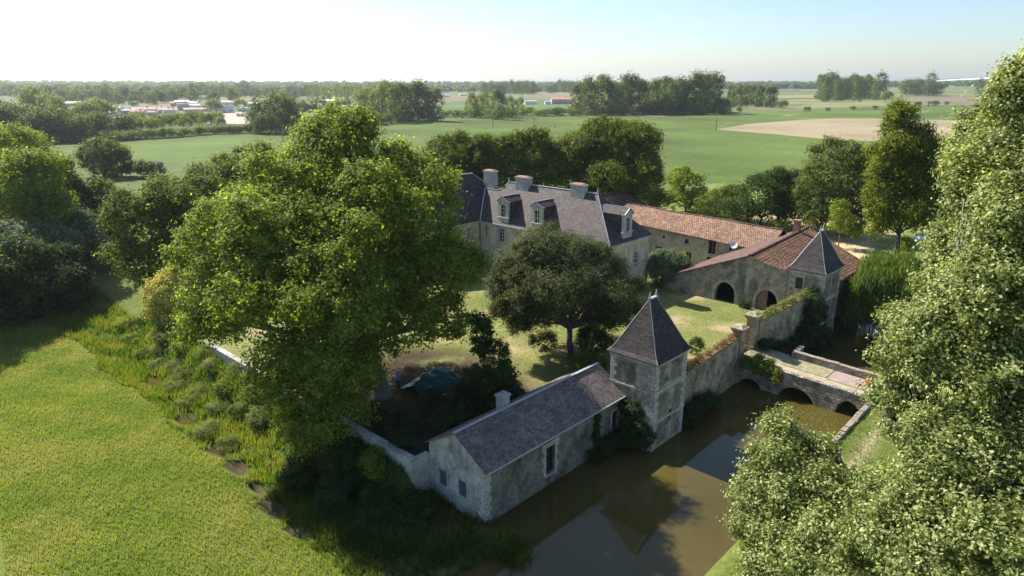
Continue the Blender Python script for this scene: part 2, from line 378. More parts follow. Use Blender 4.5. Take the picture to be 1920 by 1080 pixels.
# land cover: what grows or lies on each bit of ground
def cover(u, v):
    x = OX + u * E1[0] + v * E2[0]; y = OY + u * E1[1] + v * E2[1]; D = np.hypot(x, y)
    c = np.zeros(u.shape + (3,)); 
    def put(mask, col):
        mk = np.clip(mask, 0, 1)[..., None]; c[:] = c * (1 - mk) + np.array(col) * mk
    put(np.ones_like(u), (.125, .155, .035))
    put(sstep(90, 160, D), (.11, .145, .045)); put(sstep(300, 420, D) * (x < -60), (.085, .12, .04))
    court = ((v > 0) & (u > -17.4) & (v < 60) & (u < 46)).astype(float)
    put(court, (.19, .21, .07))
    # dry worn patches in the court
    w1 = wob(x, y, 1.6); w2 = wob(x + 40, y - 13, 3.1)
    put(court * sstep(.15, .8, w1 + .35 * w2), (.34, .28, .15))
    put(court * np.exp(-(((u + .5) / 5.5) ** 2 + ((v - 17) / 4.5) ** 2)) * 1.2 * sstep(-.7, .4, w2), (.38, .31, .18))
    put(court * np.exp(-(((u - 10) / 3.) ** 2 + ((v - 6) / 2.5) ** 2)), (.30, .25, .14))
    put(court * sstep(14.5, 10, np.hypot(u + 12, v - 18)) * sstep(-.9, .2, w1 + .4), (.06, .045, .028))  # leaf litter round the plane tree, its brown darkened for the deep shade
    put(court * sstep(1.2, .2, np.abs(u - 23 + 0)) * (v > 22), (.36, .31, .22))
    put(court * sstep(3.4, 1.4, np.abs(v - 1.5 - (u - 19) * .25)) * sstep(24, 17, u) * (u > 14) * .6, (.36, .31, .2))
    # garden and path beyond the barn
    gd = ((u > 52) & (u < 130) & (v > -30) & (v < 60)).astype(float)
    put(gd, (.17, .22, .06))
    pth = np.exp(-((v - 9 - (u - 60) * .22 + 1.5 * wob(x, y, 8)) / 7.0) ** 2)
    put(gd * sstep(.35, .7, pth), (.50, .40, .23)); put(sstep(.35, .6, np.exp(-(((u - 89 + 2 * wob(x, y, 6)) / 9.5) ** 2 + ((v - 21) / 17.) ** 2))) * sstep(-1.2, -.2, wob(x, y, 2.2)), (.50, .40, .23))
    put(((u > 20) & (v < -11)).astype(float) * sstep(120, 60, u), (.12, .17, .045))
    bp = np.exp(-(((u - 19) - (v + 14) * .35) / 1.8) ** 2) * (v < -11.2) * (u < 40)
    put(bp * 1.2, (.38, .31, .18)); put(np.exp(-(((v + 13.2)) / .5) ** 2) * (u < 17) * (u > 0) * .8, (.4, .33, .2))
    # mud and bed of the water
    zz = height(u, v)
    put(sstep(-2.8, -3.0, zz), (.06, .048, .03)); put(((u < -17.4) & (u > -24.4) & (v > 7) & (v < 60)).astype(float) * sstep(-2.95, -2.8, zz), (.055, .085, .018)); put(((u < -17.4) & (u > -23) & (v < 20) & (v > -2)).astype(float) * sstep(.2, -.5, wob(x, y, 1.0)), (.045, .04, .022))
    put(sstep(.06, .3, pool(u, v)) * (u < -17), (.075, .062, .035))
    return c
M_ground, t, b = newmat('ground_cover')
a = N(t, 'ShaderNodeAttribute', attribute_name='cover'); ob = coords(t)
n1 = noise(t, ob, .22, 6, .65); n2 = noise(t, ob, 2.4, 6, .75); n3 = noise(t, ob, .045, 4, .6, .4)
c = mixc(t, 1.0, a.outputs['Color'], ramp(t, n1, [(.3, (.72, .78, .7)), (.7, (1.3, 1.2, 1.25))]), 'MULTIPLY')
c = mixc(t, 1.0, c, ramp(t, n2, [(.3, (.65, .68, .6)), (.72, (1.32, 1.28, 1.3))]), 'MULTIPLY')
# patchwork of far fields
vo = N(t, 'ShaderNodeTexVoronoi', Scale=.0042); vo.feature = 'F1'; mp = N(t, 'ShaderNodeMapping'); mp.inputs['Scale'].default_value = (.7, 1.6, 1); mp.inputs['Rotation'].default_value = (0, 0, .3)
t.links.new(ob, mp.inputs[0]); t.links.new(mp.outputs[0], vo.inputs['Vector'])
sx = N(t, 'ShaderNodeSeparateColor'); t.links.new(vo.outputs['Color'], sx.inputs[0])
fc = ramp(t, sx.outputs[0], [(0, (.09, .12, .04)), (.3, (.14, .16, .06)), (.5, (.23, .21, .12)), (.7, (.11, .14, .05)), (.9, (.2, .165, .105))])
cd = N(t, 'ShaderNodeVectorMath', operation='LENGTH'); t.links.new(ob, cd.inputs[0])
mr = N(t, 'ShaderNodeMapRange'); mr.inputs['From Min'].default_value = 520; mr.inputs['From Max'].default_value = 560; t.links.new(cd.outputs['Value'], mr.inputs['Value'])
c = mixc(t, mr.outputs[0], c, fc)
t.links.new(c, b.inputs['Base Color']); b.inputs['Roughness'].default_value = .95; b.inputs['Specular IOR Level'].default_value = .1
bump(t, b, n2, .8, .12)
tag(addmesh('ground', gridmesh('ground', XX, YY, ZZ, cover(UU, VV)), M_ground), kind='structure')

# water
M_water, t, b = newmat('muddy_water'); ob = coords(t)
c = ramp(t, noise(t, ob, .12, 3, .5, .3), [(.3, (.068, .052, .010)), (.7, (.092, .072, .020))])
t.links.new(c, b.inputs['Base Color']); b.inputs['Roughness'].default_value = .045; b.inputs['IOR'].default_value = 1.36
bump(t, b, noise(t, ob, 2.0, 3, .5), .06, .03)
mb = MB(); wp = [UV(-30, -14, -3), UV(67, -14, -3), UV(67, 5, -3), UV(-14, 5, -3), UV(-14, 8, -3), UV(-17.0, 8, -3), UV(-17.0, 68, -3), UV(-30, 68, -3)]
mb.face(wp); tag(mb.build('water', M_water), kind='structure')

# fields as thin sheets on the flat land
def field(name, pts, col, z, rows=0, ang=0, var=.2):
    m, t, b = newmat(name + '_cover'); ob = coords(t)
    n1 = noise(t, ob, .012, 5, .6); n2 = noise(t, ob, .35, 6, .75)
    c = ramp(t, n1, [(.3, tuple(x * (1 - var) for x in col)), (.7, tuple(x * (1 + var) for x in col))])
    c = mixc(t, 1.0, c, ramp(t, n2, [(.3, (.86,) * 3), (.7, (1.12,) * 3)]), 'MULTIPLY')
    if rows:
        wv = N(t, 'ShaderNodeTexWave', Scale=rows, Distortion=1.5, Detail=2); mp = N(t, 'ShaderNodeMapping'); mp.inputs['Rotation'].default_value = (0, 0, ang)
        t.links.new(ob, mp.inputs[0]); t.links.new(mp.outputs[0], wv.inputs['Vector'])
        c = mixc(t, 1.0, c, ramp(t, wv.outputs['Fac'], [(.0, (.975,) * 3), (1, (1.02,) * 3)]), 'MULTIPLY')
    t.links.new(c, b.inputs['Base Color']); b.inputs['Roughness'].default_value = .95; b.inputs['Specular IOR Level'].default_value = .1
    o = MB().face([np.append(G(*p)[:2], z) for p in pts]).build(name, m)
    return tag(o, kind='structure')
field('green_field', [(96, 300), (100, 276), (240, 269), (530, 250), (700, 236), (860, 225), (1070, 218), (1350, 215), (1500, 207), (1740, 199), (1980, 190), (2060, 300), (1900, 330), (1640, 330), (1430, 340), (1240, 345), (900, 300), (760, 296), (520, 305), (330, 306), (250, 312), (160, 318)], (.095, .135, .032), .05, .05, .5, .38)
field('bare_field', [(1343, 243), (1400, 233), (1500, 225), (1560, 222), (1660, 223), (1815, 226), (1990, 228), (1990, 262), (1700, 268), (1560, 262), (1450, 252)], (.29, .235, .145), .10, .08, 1.2, .25)
field('rough_field', [(1362, 206), (1480, 205), (1700, 196), (1850, 187), (1640, 188), (1500, 186), (1370, 192)], (.2, .2, .09), .06, 0, 0, .35)
field('stubble_field', [(1400, 186), (1500, 183), (1560, 184), (1530, 166), (1440, 166), (1380, 172)], (.24, .23, .12), .08)
field('ploughed_field', [(1700, 197), (1990, 199), (1990, 184), (1790, 181), (1690, 183)], (.19, .155, .11), .12)
field('village_yard', [(380, 232), (470, 233), (470, 211), (392, 214)], (.52, .40, .31), .14, 0, 0, .08)
field('village_lot', [(88, 232), (143, 231), (145, 224), (90, 225)], (.6, .5, .45), .14, 0, 0, .08)
field('pasture', [(826, 212), (1068, 206), (1068, 188), (960, 184), (826, 192)], (.11, .155, .05), .06, 0, 0, .3)
#@@PART2
# ================================================================== BUILDINGS (built in court axes: x = along the moat front, y = into the court)
def bld(name, u, v, label, cat, group=None, z=0):
    o = empty(name, UV(u, v, z), TH, label, cat, group); o['ou'] = 0
    del o['ou']; return o, (u, v, z)
EX = np.array([1., 0, 0]); EY = np.array([0, 1., 0])
def window_part(root, off, plane, c, z0, z1, w_, nrm, frame=M_white, mull=2, rows=3, surround=M_quoin, sill=True, pane=M_glass, name='window', deep=.22, shut=None):
    """opening in a wall: stone surround (the part) with frame and pane as its pieces. plane 'u' = wall at x const, 'v' = wall at y const"""
    def Q(a, d, z):   # a along wall, d outwards
        return (plane[1] + nrm * d, a, z) if plane[0] == 'u' else (a, plane[1] + nrm * d, z)
    def bx(mb, a0, a1, d0, d1, zz0, zz1):
        p = [Q(a0, d0, zz0), Q(a1, d0, zz0), Q(a1, d1, zz0), Q(a0, d1, zz0)]
        mb.hexa(p + [(q[0], q[1], zz1) for q in p])
    s_ = MB(off); hw = w_ / 2; t_ = .16
    bx(s_, c - hw - t_, c - hw, 0.002, .045, z0 - .02, z1 + t_); bx(s_, c + hw, c + hw + t_, 0.002, .045, z0 - .02, z1 + t_)
    bx(s_, c - hw, c + hw, 0.002, .045, z1, z1 + t_)
    if sill: bx(s_, c - hw - t_ - .04, c + hw + t_ + .04, 0.002, .11, z0 - .14, z0 - .02)
    par = s_.build(name, surround, root)
    if pane is not None:
        p_ = MB(off); bx(p_, c - hw + .002, c + hw - .002, -deep - .02, -deep, z0 + .002, z1 - .002); p_.build('pane', pane, par)
    if frame is not None:
        f_ = MB(off); k = .05
        bx(f_, c - hw + .003, c - hw + .07, -deep + .003, -deep + k, z0 + .003, z1 - .003); bx(f_, c + hw - .07, c + hw - .003, -deep + .003, -deep + k, z0 + .003, z1 - .003)
        bx(f_, c - hw + .07, c + hw - .07, -deep + .003, -deep + k, z1 - .07, z1 - .003); bx(f_, c - hw + .07, c + hw - .07, -deep + .003, -deep + k, z0 + .003, z0 + .07)
        for i in range(1, mull):
            a = c - hw + w_ * i / mull; bx(f_, a - .03, a + .03, -deep + .003, -deep + k - .004, z0 + .07, z1 - .07)
        for i in range(1, rows):
            zz = z0 + (z1 - z0) * i / rows; bx(f_, c - hw + .07, c + hw - .07, -deep + .003, -deep + k - .008, zz - .022, zz + .022)
        f_.build('frame', frame, par)
    if shut:
        for sgn in (-1, 1):
            h_ = MB(off); a0 = c + sgn * (hw + .02); a1 = c + sgn * (hw + .02 + w_ / 2)
            bx(h_, min(a0, a1), max(a0, a1), .05, .09, z0, z1)
            for zz in np.arange(z0 + .1, z1 - .05, .22): bx(h_, min(a0, a1) + .04, max(a0, a1) - .04, .09, .11, zz, zz + .13)
            h_.build('shutter', shut, root)
    return par
def quoins(mb, cu, cv, z0, z1, su, sv, h=.36, d=.03):
    """alternating dressed corner stones at corner (cu, cv); su, sv = direction of the wall's inside"""
    z = z0; k = 0
    while z < z1 - .05:
        a, b = (.62, .36) if k % 2 else (.36, .62); zz = min(z + h - .025, z1)
        x0, x1 = sorted((cu - su * d, cu + su * a)); y0, y1 = sorted((cv - sv * d, cv - sv * .002)); mb.box(x0, x1, y0, y1, z, zz)
        x0, x1 = sorted((cu - su * d, cu - su * .002)); y0, y1 = sorted((cv - sv * .002, cv + sv * b)); mb.box(x0, x1, y0, y1, z, zz)
        z += h; k += 1

def corner_tower(name, u0, u1, v0, v1, ze, apex, zb, label, wins, seed):
    root, off = bld(name, u0, v0, label, 'tower')
    th = .5
    W = MB(off)
    hs = {k: [] for k in 'SWNE'}
    for side, c, z0, z1, w_ in wins: hs[side].append((c - w_ / 2, c + w_ / 2, z0, z1))
    W.wall((u0, 0, 0), EY, -EX, v0, v1, zb, ze, hs['W'], th); W.wall((0, v0, 0), EX, -EY, u0 + th, u1 - th, zb, ze, hs['S'], th)
    W.wall((u1, 0, 0), EY, EX, v0, v1, zb, ze, hs['E'], th); W.wall((0, v1, 0), EX, EY, u0 + th, u1 - th, zb, ze, hs['N'], th)
    W.build('wall', M_tower, root)
    # dressed stone: corners, string courses, cornice
    for cu, cv, su, sv in ((u0, v0, 1, 1), (u1, v0, -1, 1), (u0, v1, 1, -1), (u1, v1, -1, -1)):
        q = MB(off); quoins(q, cu, cv, zb + .6, ze - .35, su, sv); q.build('quoins', M_quoin, root)
    for z in (2.05, -.6):
        s_ = MB(off)
        s_.box(u0 - .06, u1 + .06, v0 - .06, v0 - .003, z, z + .16); s_.box(u0 - .06, u1 + .06, v1 + .003, v1 + .06, z, z + .16)
        s_.box(u0 - .06, u0 - .003, v0 - .003, v1 + .003, z, z + .16); s_.box(u1 + .003, u1 + .06, v0 - .003, v1 + .003, z, z + .16); s_.build('string_course', M_quoin, root)
    co = MB(off); e = .14
    for (a, b_) in ((.34, .10), (.16, .2)):
        co.box(u0 - b_, u1 + b_, v0 - b_, v0 - .004, ze - a, ze - a + .165); co.box(u0 - b_, u1 + b_, v1 + .004, v1 + b_, ze - a, ze - a + .165)
        co.box(u0 - b_, u0 - .004, v0 - .004, v1 + .004, ze - a, ze - a + .165); co.box(u1 + .004, u1 + b_, v0 - .004, v1 + .004, ze - a, ze - a + .165)
    co.build('cornice', M_quoin, root)
    # framed rubble panels on the moat side and court side faces
    rnd = random.Random(seed); pa = MB(off); L = u1 - u0
    for (za, zc) in ((2.45, ze - .55), (-.25, 1.85), (zb + .9, -.8)):
        if zc - za < .5: continue
        for (a, b_) in ((.75, L / 2 - .35), (L / 2 - .05, L - .75)):
            a0, b0 = u0 + a, u0 + b_
            for h in hs['S']:
                if not (h[1] + .2 < a0 or h[0] - .2 > b0 or h[3] < za or h[2] > zc):
                    if h[0] - .2 - a0 > b0 - h[1] - .2: b0 = h[0] - .2
                    else: a0 = h[1] + .2
            if b0 - a0 > .25: MB(off).box(a0, b0, v0 - .022, v0 - .003, za, zc).build('rubble_panel', M_panel, root)
    a0, b0 = v0 + .75, v1 - .75
    for h in hs['W']:
        a0 = max(a0, v0 + .75); b0 = min(b0, h[0] - .25) if h[0] - a0 > b0 - h[1] else b0; a0 = h[1] + .25 if h[0] - .25 <= a0 + .3 else a0
    if b0 - a0 > .6: MB(off).box(u0 - .022, u0 - .003, a0, b0, 2.45, ze - .6).build('rubble_panel', M_panel, root)
    for side, c, z0, z1, w_ in wins:
        pl = {'W': (('u', u0), -1), 'E': (('u', u1), 1), 'S': (('v', v0), -1), 'N': (('v', v1), 1)}[side]
        window_part(root, off, pl[0], c, z0, z1, w_, pl[1], frame=M_darkwood, mull=2, rows=2, surround=M_tower if w_ < .6 else M_quoin)
    # bell-cast pyramid roof with a short ridge
    o_ = .27; ru0, ru1, rv, rz = apex
    ring = lambda ex, z: [(u0 - ex, v0 - ex, z), (u1 + ex, v0 - ex, z), (u1 + ex, v1 + ex, z), (u0 - ex, v1 + ex, z)]
    A = ring(o_, ze - .02); cx = (u0 + u1) / 2; kk = .16
    top = [(ru0, rv, rz), (ru1, rv, rz), (ru1, rv, rz), (ru0, rv, rz)]
    def mid(f, sag): return [tuple(np.array(a) * (1 - f) + np.array(b_) * f - np.array([0, 0, sag])) for a, b_ in zip(A, top)]
    levels = [A, mid(.12, .26), mid(.28, .30), mid(.6, .12), top]
    R = MB(off)
    for l0, l1 in zip(levels, levels[1:]):
        for i in range(4):
            j = (i + 1) % 4
            if l1 is top and i in (1, 3): R.face([l0[i], l0[j], l1[i]])
            else: R.face([l0[i], l0[j], l1[j], l1[i]])
    B = ring(o_, ze - .10)
    for i in range(4): j = (i + 1) % 4; R.face([B[i], B[j], A[j], A[i]])
    R.face(B[::-1]); roof = R.build('roof', M_slate, root)
    fl = MB(off)
    for i in range(4):
        for l0, l1 in zip(levels, levels[1:]):
            fl.bar(np.array(l0[i]) + (0, 0, .01), np.array(l1[i]) + (0, 0, .01), .04, .035)
    fl.bar((ru0 - .08, rv, rz + .02), (ru1 + .08, rv, rz + .02), .28, .12); fl.build('ridge_flashing', M_lead, roof)
    for a in (ru0, ru1):
        MB(off).tube([(a, rv, rz), (a, rv, rz + .12), (a, rv, rz + .2), (a, rv, rz + .3), (a, rv, rz + .42), (a, rv, rz + .62)], [.09, .09, .05, .085, .035, .012], 8).build('finial', M_lead, roof, True)
    return root
tw1 = corner_tower('corner_tower', .27, 5.13, .27, 4.55, 4.8, (2.25, 3.2, 2.42, 9.2), -3.6,
    'stone corner tower with steep slate pyramid roof rising from the moat beside the lodge', [('S', 2.9, -1.1, -.05, .5), ('W', 1.5, -1.6, -.2, .7), ('S', 2.0, 2.9, 3.3, .3)], 1)
tw2 = corner_tower('corner_tower', 33.2, 38.7, -.9, 3.0, 5.6, (35.9, 36.7, 1.05, 9.75), -3.6,
    'farther stone corner tower with slate pyramid roof, attached to the arched barn beside the willow', [('W', 1.75, 3.35, 4.7, .85), ('S', 36.0, .4, 2.0, .8)], 2)

# ---- long low lodge standing in the moat
root, off = bld('moat_lodge', -15.8, 3.3, 'long low stone lodge with slate roof standing in the moat, blind arches on its gable', 'building')
SW_H = [(5.04, 5.87, -1.72, -.42), (7.09, 7.92, -1.72, -.42)]
gt = lambda y: 1.35 + (3.0 - 1.35) * (1 - abs(y - 6.1) / 2.85) if abs(y - 6.1) < 2.85 else 1.35
Wl = MB(off); Wl.wall((-15.8, 0, 0), EY, -EX, 3.3, 8.9, -3.5, lambda y: gt(y) - .06, SW_H, .5, brk=(6.1,)); Wl.build('gable_wall', M_lb, root)
SE_H = [(-9.45, -8.45, -2.0, .25), (-1.1, -.25, -1.55, 0.05)]
Ws = MB(off); Ws.wall((0, 3.3, 0), EX, -EY, -15.3, .25, -3.5, 1.33, SE_H, .5); Ws.wall((0, 8.9, 0), EX, EY, -15.3, .8, -3.5, 1.33, (), .5)
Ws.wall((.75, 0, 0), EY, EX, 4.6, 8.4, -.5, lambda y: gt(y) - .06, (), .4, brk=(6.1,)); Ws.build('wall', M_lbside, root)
q = MB(off); quoins(q, -15.8, 3.3, -3.2, 1.1, 1, 1, .38); q.build('quoins', M_quoin, root); q = MB(off); quoins(q, -15.8, 8.9, -2.0, 1.1, 1, -1, .38); q.build('quoins', M_quoin, root); q = MB(off)
for cx in (-9.45, -8.45):
    for k in range(6):
        a = .42 if k % 2 else .25; x0, x1 = sorted((cx, cx + (-a if cx < -9 else a))); q.box(x0, x1, 3.265, 3.298, -2.0 + k * .4, -2.0 + k * .4 + .37)
q.box(-9.9, -8.0, 3.265, 3.298, .27, .62); q.build('quoins', M_quoin, root)
# blind arches as raised stone rings on the gable
ar = MB(off)
for c in (5.42, 7.5):
    pr_, ri = 1.0, .9
    for k in range(14):
        a0, a1 = math.pi * k / 14, math.pi * (k + 1) / 14
        pts = [(-15.80 - d, c + r * math.cos(a), -.25 + r * 1.02 * math.sin(a)) for d in (.004, .05) for r, a in ((ri, a0), (pr_, a0), (pr_, a1), (ri, a1))]
        ar.hexa(pts)
for y0 in (4.4, 6.37, 8.42): ar.box(-15.85, -15.804, y0, y0 + .12, -1.9, -.25)
ar.box(-15.87, -15.804, 3.9, 8.3, -2.02, -1.9)
ar.build('blind_arch', M_lb, root)
for c in (5.455, 7.505):
    wp_ = window_part(root, off, ('u', -15.8), c, -1.72, -.42, .83, -1, frame=None, pane=None, sill=True, surround=M_lb)
    s_ = MB(off)
    for sg in (-1, 1):
        a, b_ = sorted((c + sg * .01, c + sg * .405)); s_.box(-15.74, -15.70, a, b_, -1.7, -.44)
        for k in range(5): s_.box(-15.755, -15.741, a + .05, b_ - .05, -1.62 + k * .24, -1.62 + k * .24 + .14)
    s_.build('shutter', M_shutter, wp_)
for (a, b_, z0, z1) in SE_H: window_part(root, off, ('v', 3.3), (a + b_) / 2, z0, z1, b_ - a, -1, rows=3, frame=M_darkwood)
Rf = MB(off); t = .09
Rf.slab([(-15.95, 2.95, 1.18), (.27, 2.95, 1.18), (.27, 6.1, 3.06), (-15.95, 6.1, 3.06)], t)
Rf.slab([(-15.95, 9.2, 1.22), (.9, 9.2, 1.22), (.9, 6.1, 3.06), (-15.95, 6.1, 3.06)], t); roof = Rf.build('roof', M_brownslate, root)
fl = MB(off); fl.bar((-15.97, 6.1, 3.09), (.6, 6.1, 3.09), .24, .06); fl.build('ridge_flashing', M_lead, roof)
fl = MB(off); fl.bar((-15.97, 2.93, 1.13), (.25, 2.93, 1.13), .1, .1); fl.build('gutter', M_lead, roof)
ch = MB(off); ch.box(-10.9, -10.1, 6.35, 7.0, 2.4, 3.75); ch.box(-10.98, -10.02, 6.27, 7.08, 3.755, 3.9); ch.build('chimney', M_chim, roof)

# ---- rampart walls, gate, piers
def rampart(name, u0, u1, v0, v1, zt0, zt1, zb, label, th=.75, cop=M_coping):
    root = empty(name, UV(u0, v0, 0), TH, label, 'wall'); off = (u0, v0, 0)
    n = max(4, int((u1 - u0) / .8)); rnd = random.Random(int(u0 * 10)); W = MB(off)
    zs = [zt0 + (zt1 - zt0) * i / n + rnd.uniform(-.07, .07) for i in range(n + 1)]
    for i in range(n):
        a, b_ = u0 + (u1 - u0) * i / n, u0 + (u1 - u0) * (i + 1) / n; va, vb = v0 + (v1 - v0) * i / n, v0 + (v1 - v0) * (i + 1) / n
        W.hexa([(a, va, zb), (b_, vb, zb), (b_, vb + th, zb), (a, va + th, zb), (a, va, zs[i]), (b_, vb, zs[i + 1]), (b_, vb + th, zs[i + 1]), (a, va + th, zs[i])])
    W.build('wall', M_rampart, root)
    c_ = MB(off)
    for i in range(n * 2):
        f0, f1 = i / (2 * n) + .003, (i + 1) / (2 * n) - .003
        z0 = zs[0] + (np.interp(f0 * n, range(n + 1), zs) - zs[0]); z1 = zs[0] + (np.interp(f1 * n, range(n + 1), zs) - zs[0]); a, b_ = u0 + (u1 - u0) * f0, u0 + (u1 - u0) * f1
        va, vb = v0 + (v1 - v0) * f0 - .06, v0 + (v1 - v0) * f1 - .06; hh = .14 + rnd.uniform(0, .1)
        c_.hexa([(a, va, z0 + .012), (b_, vb, z1 + .012), (b_, vb + th + .12, z1 + .012), (a, va + th + .12, z0 + .012), (a, va + .08, z0 + hh), (b_, vb + .08, z1 + hh), (b_, vb + th, z1 + hh), (a, va + th, z0 + hh)])
    c_.build('coping', cop, root)
    return root
rampart('rampart_wall', 5.15, 17.55, .95, 1.25, 1.45, 1.75, -3.6, 'weathered rampart wall with rusty brown coping between the near tower and the gate')
rampart('rampart_wall', 21.0, 33.18, .75, -.1, 2.7, 3.1, -3.6, 'taller overgrown rampart wall from the gate to the farther tower')
def gate_pier(u, v, zt, label):
    root = empty('gate_pier', UV(u, v, 0), TH, label, 'pillar', 'gate piers'); m = MB()
    m.box(-.45, .45, -.45, .45, -3.3, zt - .65); m.box(-.5, .5, -.5, .5, -.35, .25)
    m.build('shaft', M_rampart, root)
    c_ = MB(); c_.box(-.52, .52, -.52, .52, zt - .645, zt - .5); c_.box(-.6, .6, -.6, .6, zt - .495, zt - .34); c_.box(-.68, .68, -.68, .68, zt - .335, zt - .18)
    c_.hexa([(-.6, -.6, zt - .175), (.6, -.6, zt - .175), (.6, .6, zt - .175), (-.6, .6, zt - .175), (-.25, -.25, zt + .08), (.25, -.25, zt + .08), (.25, .25, zt + .08), (-.25, .25, zt + .08)])
    c_.build('capital', M_rampart, root)
    return root
gate_pier(18.0, 1.55, 3.0, 'left stone gate pier at the end of the bridge, lower of the pair')
gate_pier(20.55, 1.35, 3.7, 'right stone gate pier, taller, joined to the higher rampart wall')
gr = empty('iron_gate', UV(18.5, 1.5, 0), TH, 'open rusty wrought iron gate with thin bars between the two stone piers', 'gate')
for (x0, y0, ang) in ((.0, 0, R_(4)), (1.52, -.1, R_(172))):
    leaf = MB(); ca, sa = math.cos(ang), math.sin(ang)
    for k in range(5):
        d = k * .17; leaf.bar((x0 + ca * d, y0 + sa * d, .1), (x0 + ca * d, y0 + sa * d, 2.5 + .25 * math.sin(k / 4 * math.pi)), .03)
    for z in (.15, 1.1, 2.3): leaf.bar((x0, y0, z), (x0 + ca * .7, y0 + sa * .7, z), .05)
    leaf.build('gate_leaf', M_rust, gr)
# small turquoise board behind the gate
M_turq = plain('turquoise_paint', (.07, .42, .42), .5)
_p = G(1390, 655, 0) + (G(1390, 655, 0) - CC) * .03; tb = empty('notice_board', (_p[0], _p[1], 0), -.32, 'small turquoise board on two posts just inside the iron gate', 'board')
m = MB(); m.box(-.5, .5, -.03, .03, .35, 1.5); m.build('panel', M_turq, tb)
for a in (-.45, .45): MB().box(a - .04, a + .04, .035, .11, -.1, 1.55).build('post', M_darkwood, tb)

# ---- arched stone bridge over the moat
root, off = bld('stone_bridge', 17.9, 1.3, 'arched stone bridge with earth track crossing the moat to the gate', 'bridge')
arches = [(-1.25, 1.15, -3.2, .95), (-6.3, -2.9, -3.2, 1.4), (-10.4, -8.2, -3.1, 1.5)]
BN, BF = 17.9, 22.0
def botf(y):
    for a, b_, zb, h in arches:
        if a < y < b_:
            s_ = (y - (a + b_) / 2) / ((b_ - a) / 2); return zb + h * math.sqrt(max(0, 1 - s_ * s_))
    return -3.8
brk = [x for a in arches for x in (np.cos(np.linspace(math.pi, 0, 15)) * (a[1] - a[0]) / 2 + (a[0] + a[1]) / 2)]
dz = lambda y: float(np.interp(y, [-12.6, -2.7, 1.2], [-.84, -.52, -.06]))
Wb = MB(off); Wb.wall((BN, 0, 0), EY, -EX, -12.6, 1.2, botf, lambda y: dz(y) - .1, (), .5, brk=brk + [-2.7])
Wb.wall((BF + .35, 0, 0), EY, EX, -12.6, .75, botf, lambda y: dz(y) - .1, (), .5, brk=brk); Wb.build('wall', M_bridge, root)
vt = MB(off)
for a, b_, zb, h in arches:
    ys = np.cos(np.linspace(math.pi, 0, 15)) * (b_ - a) / 2 + (a + b_) / 2
    for y0, y1 in zip(ys, ys[1:]):
        z0, z1 = botf(min(max(y0, a + 1e-4), b_ - 1e-4)), botf(min(max(y1, a + 1e-4), b_ - 1e-4)); vt.face([(BN + .5, y0, z0), (BF - .15, y0, z0), (BF - .15, y1, z1), (BN + .5, y1, z1)])
vt.build('vault', M_bridge, root)
for a, b_, zb, h in arches:
    pr_ = MB(off); cc = (a + b_) / 2; R0 = (b_ - a) / 2
    for k in range(14):
        t0, t1 = math.pi * k / 14, math.pi * (k + 1) / 14
        pr_.hexa([(BN - d, cc + (R0 + g) * math.cos(tt), zb + (h + g) * math.sin(tt)) for d in (.003, .04) for g, tt in ((.0, t0), (.26, t0), (.26, t1), (.0, t1))])
    pr_.build('arch_ring', M_bridge, root)
def deckstrip(x0, x1, y0, y1, lift, th=.06, n=10):
    m_ = MB(off); ys = np.linspace(y0, y1, n + 1)
    for p0, p1 in zip(ys, ys[1:]):
        z0, z1 = dz(p0) + lift, dz(p1) + lift; m_.hexa([(x0, p0, z0 - th), (x1, p0, z0 - th), (x1, p1, z1 - th), (x0, p1, z1 - th), (x0, p0, z0), (x1, p0, z0), (x1, p1, z1), (x0, p1, z1)])
    return m_
M_track, t_, b_ = newmat('earth_track'); ob = coords(t_); uvn = noise(t_, ob, 1.4, 6, .7)
cc_ = ramp(t_, uvn, [(.36, (.42, .35, .23)), (.6, (.33, .275, .16)), (.7, (.19, .19, .07))]); t_.links.new(cc_, b_.inputs['Base Color']); b_.inputs['Roughness'].default_value = .95
deckstrip(BN + .5, BF - .14, -12.6, 1.15, -.02, .3).build('deck', M_track, root)
deckstrip(19.5, BF - .15, -6.6, .9, .03, .03).build('verge', plain('grass_verge', (.27, .245, .13), .95, 0, .45, 2), root)
M_red = plain('reddish_slab', (.33, .245, .205), .8, 0, .25, 2)
deckstrip(19.3, BF - .2, -12.5, -6.7, .035, .03).build('paving', M_red, root)
cp = MB(off); rnd = random.Random(3)
for k in range(16):
    y0, y1 = -12.6 + k * .62, -12.6 + k * .62 + .6
    if y1 > -2.6: break
    z0, z1 = dz(y0) - .095, dz(y1) - .095; t1 = .12 + rnd.uniform(-.03, .04); x0 = BN - .05 + rnd.uniform(-.03, .03)
    cp.hexa([(x0, y0, z0), (BN + .48, y0, z0), (BN + .48, y1, z1), (x0, y1, z1), (x0, y0, z0 + t1), (BN + .48, y0, z0 + t1), (BN + .48, y1, z1 + t1), (x0, y1, z1 + t1)])
cp.build('kerb_stones', M_bridge, root)
pp = MB(off); pp.wall((BF - .1, 0, 0), EY, -EX, -12.6, -2.8, lambda y: dz(y) - .3, lambda y: dz(y) + .62, (), .4, step=.8)
pp.wall((0, -2.75, 0), EX, -EY, BF - .09, 24.0, -3.6, .05, (), .4); pp.build('parapet', M_bridge, root)
cp = MB(off); ys = np.linspace(-12.6, -2.5, 15)
for y0, y1 in zip(ys, ys[1:]):
    y1 -= .02; z0, z1 = dz(y0) + .625, dz(y1) + .625; t1 = rnd.uniform(.06, .12); cp.hexa([(BF - .16, y0, z0), (BF + .36, y0, z0), (BF + .36, y1, z1), (BF - .16, y1, z1), (BF - .16, y0, z0 + t1), (BF + .36, y0, z0 + t1), (BF + .36, y1, z1 + t1), (BF - .16, y1, z1 + t1)])
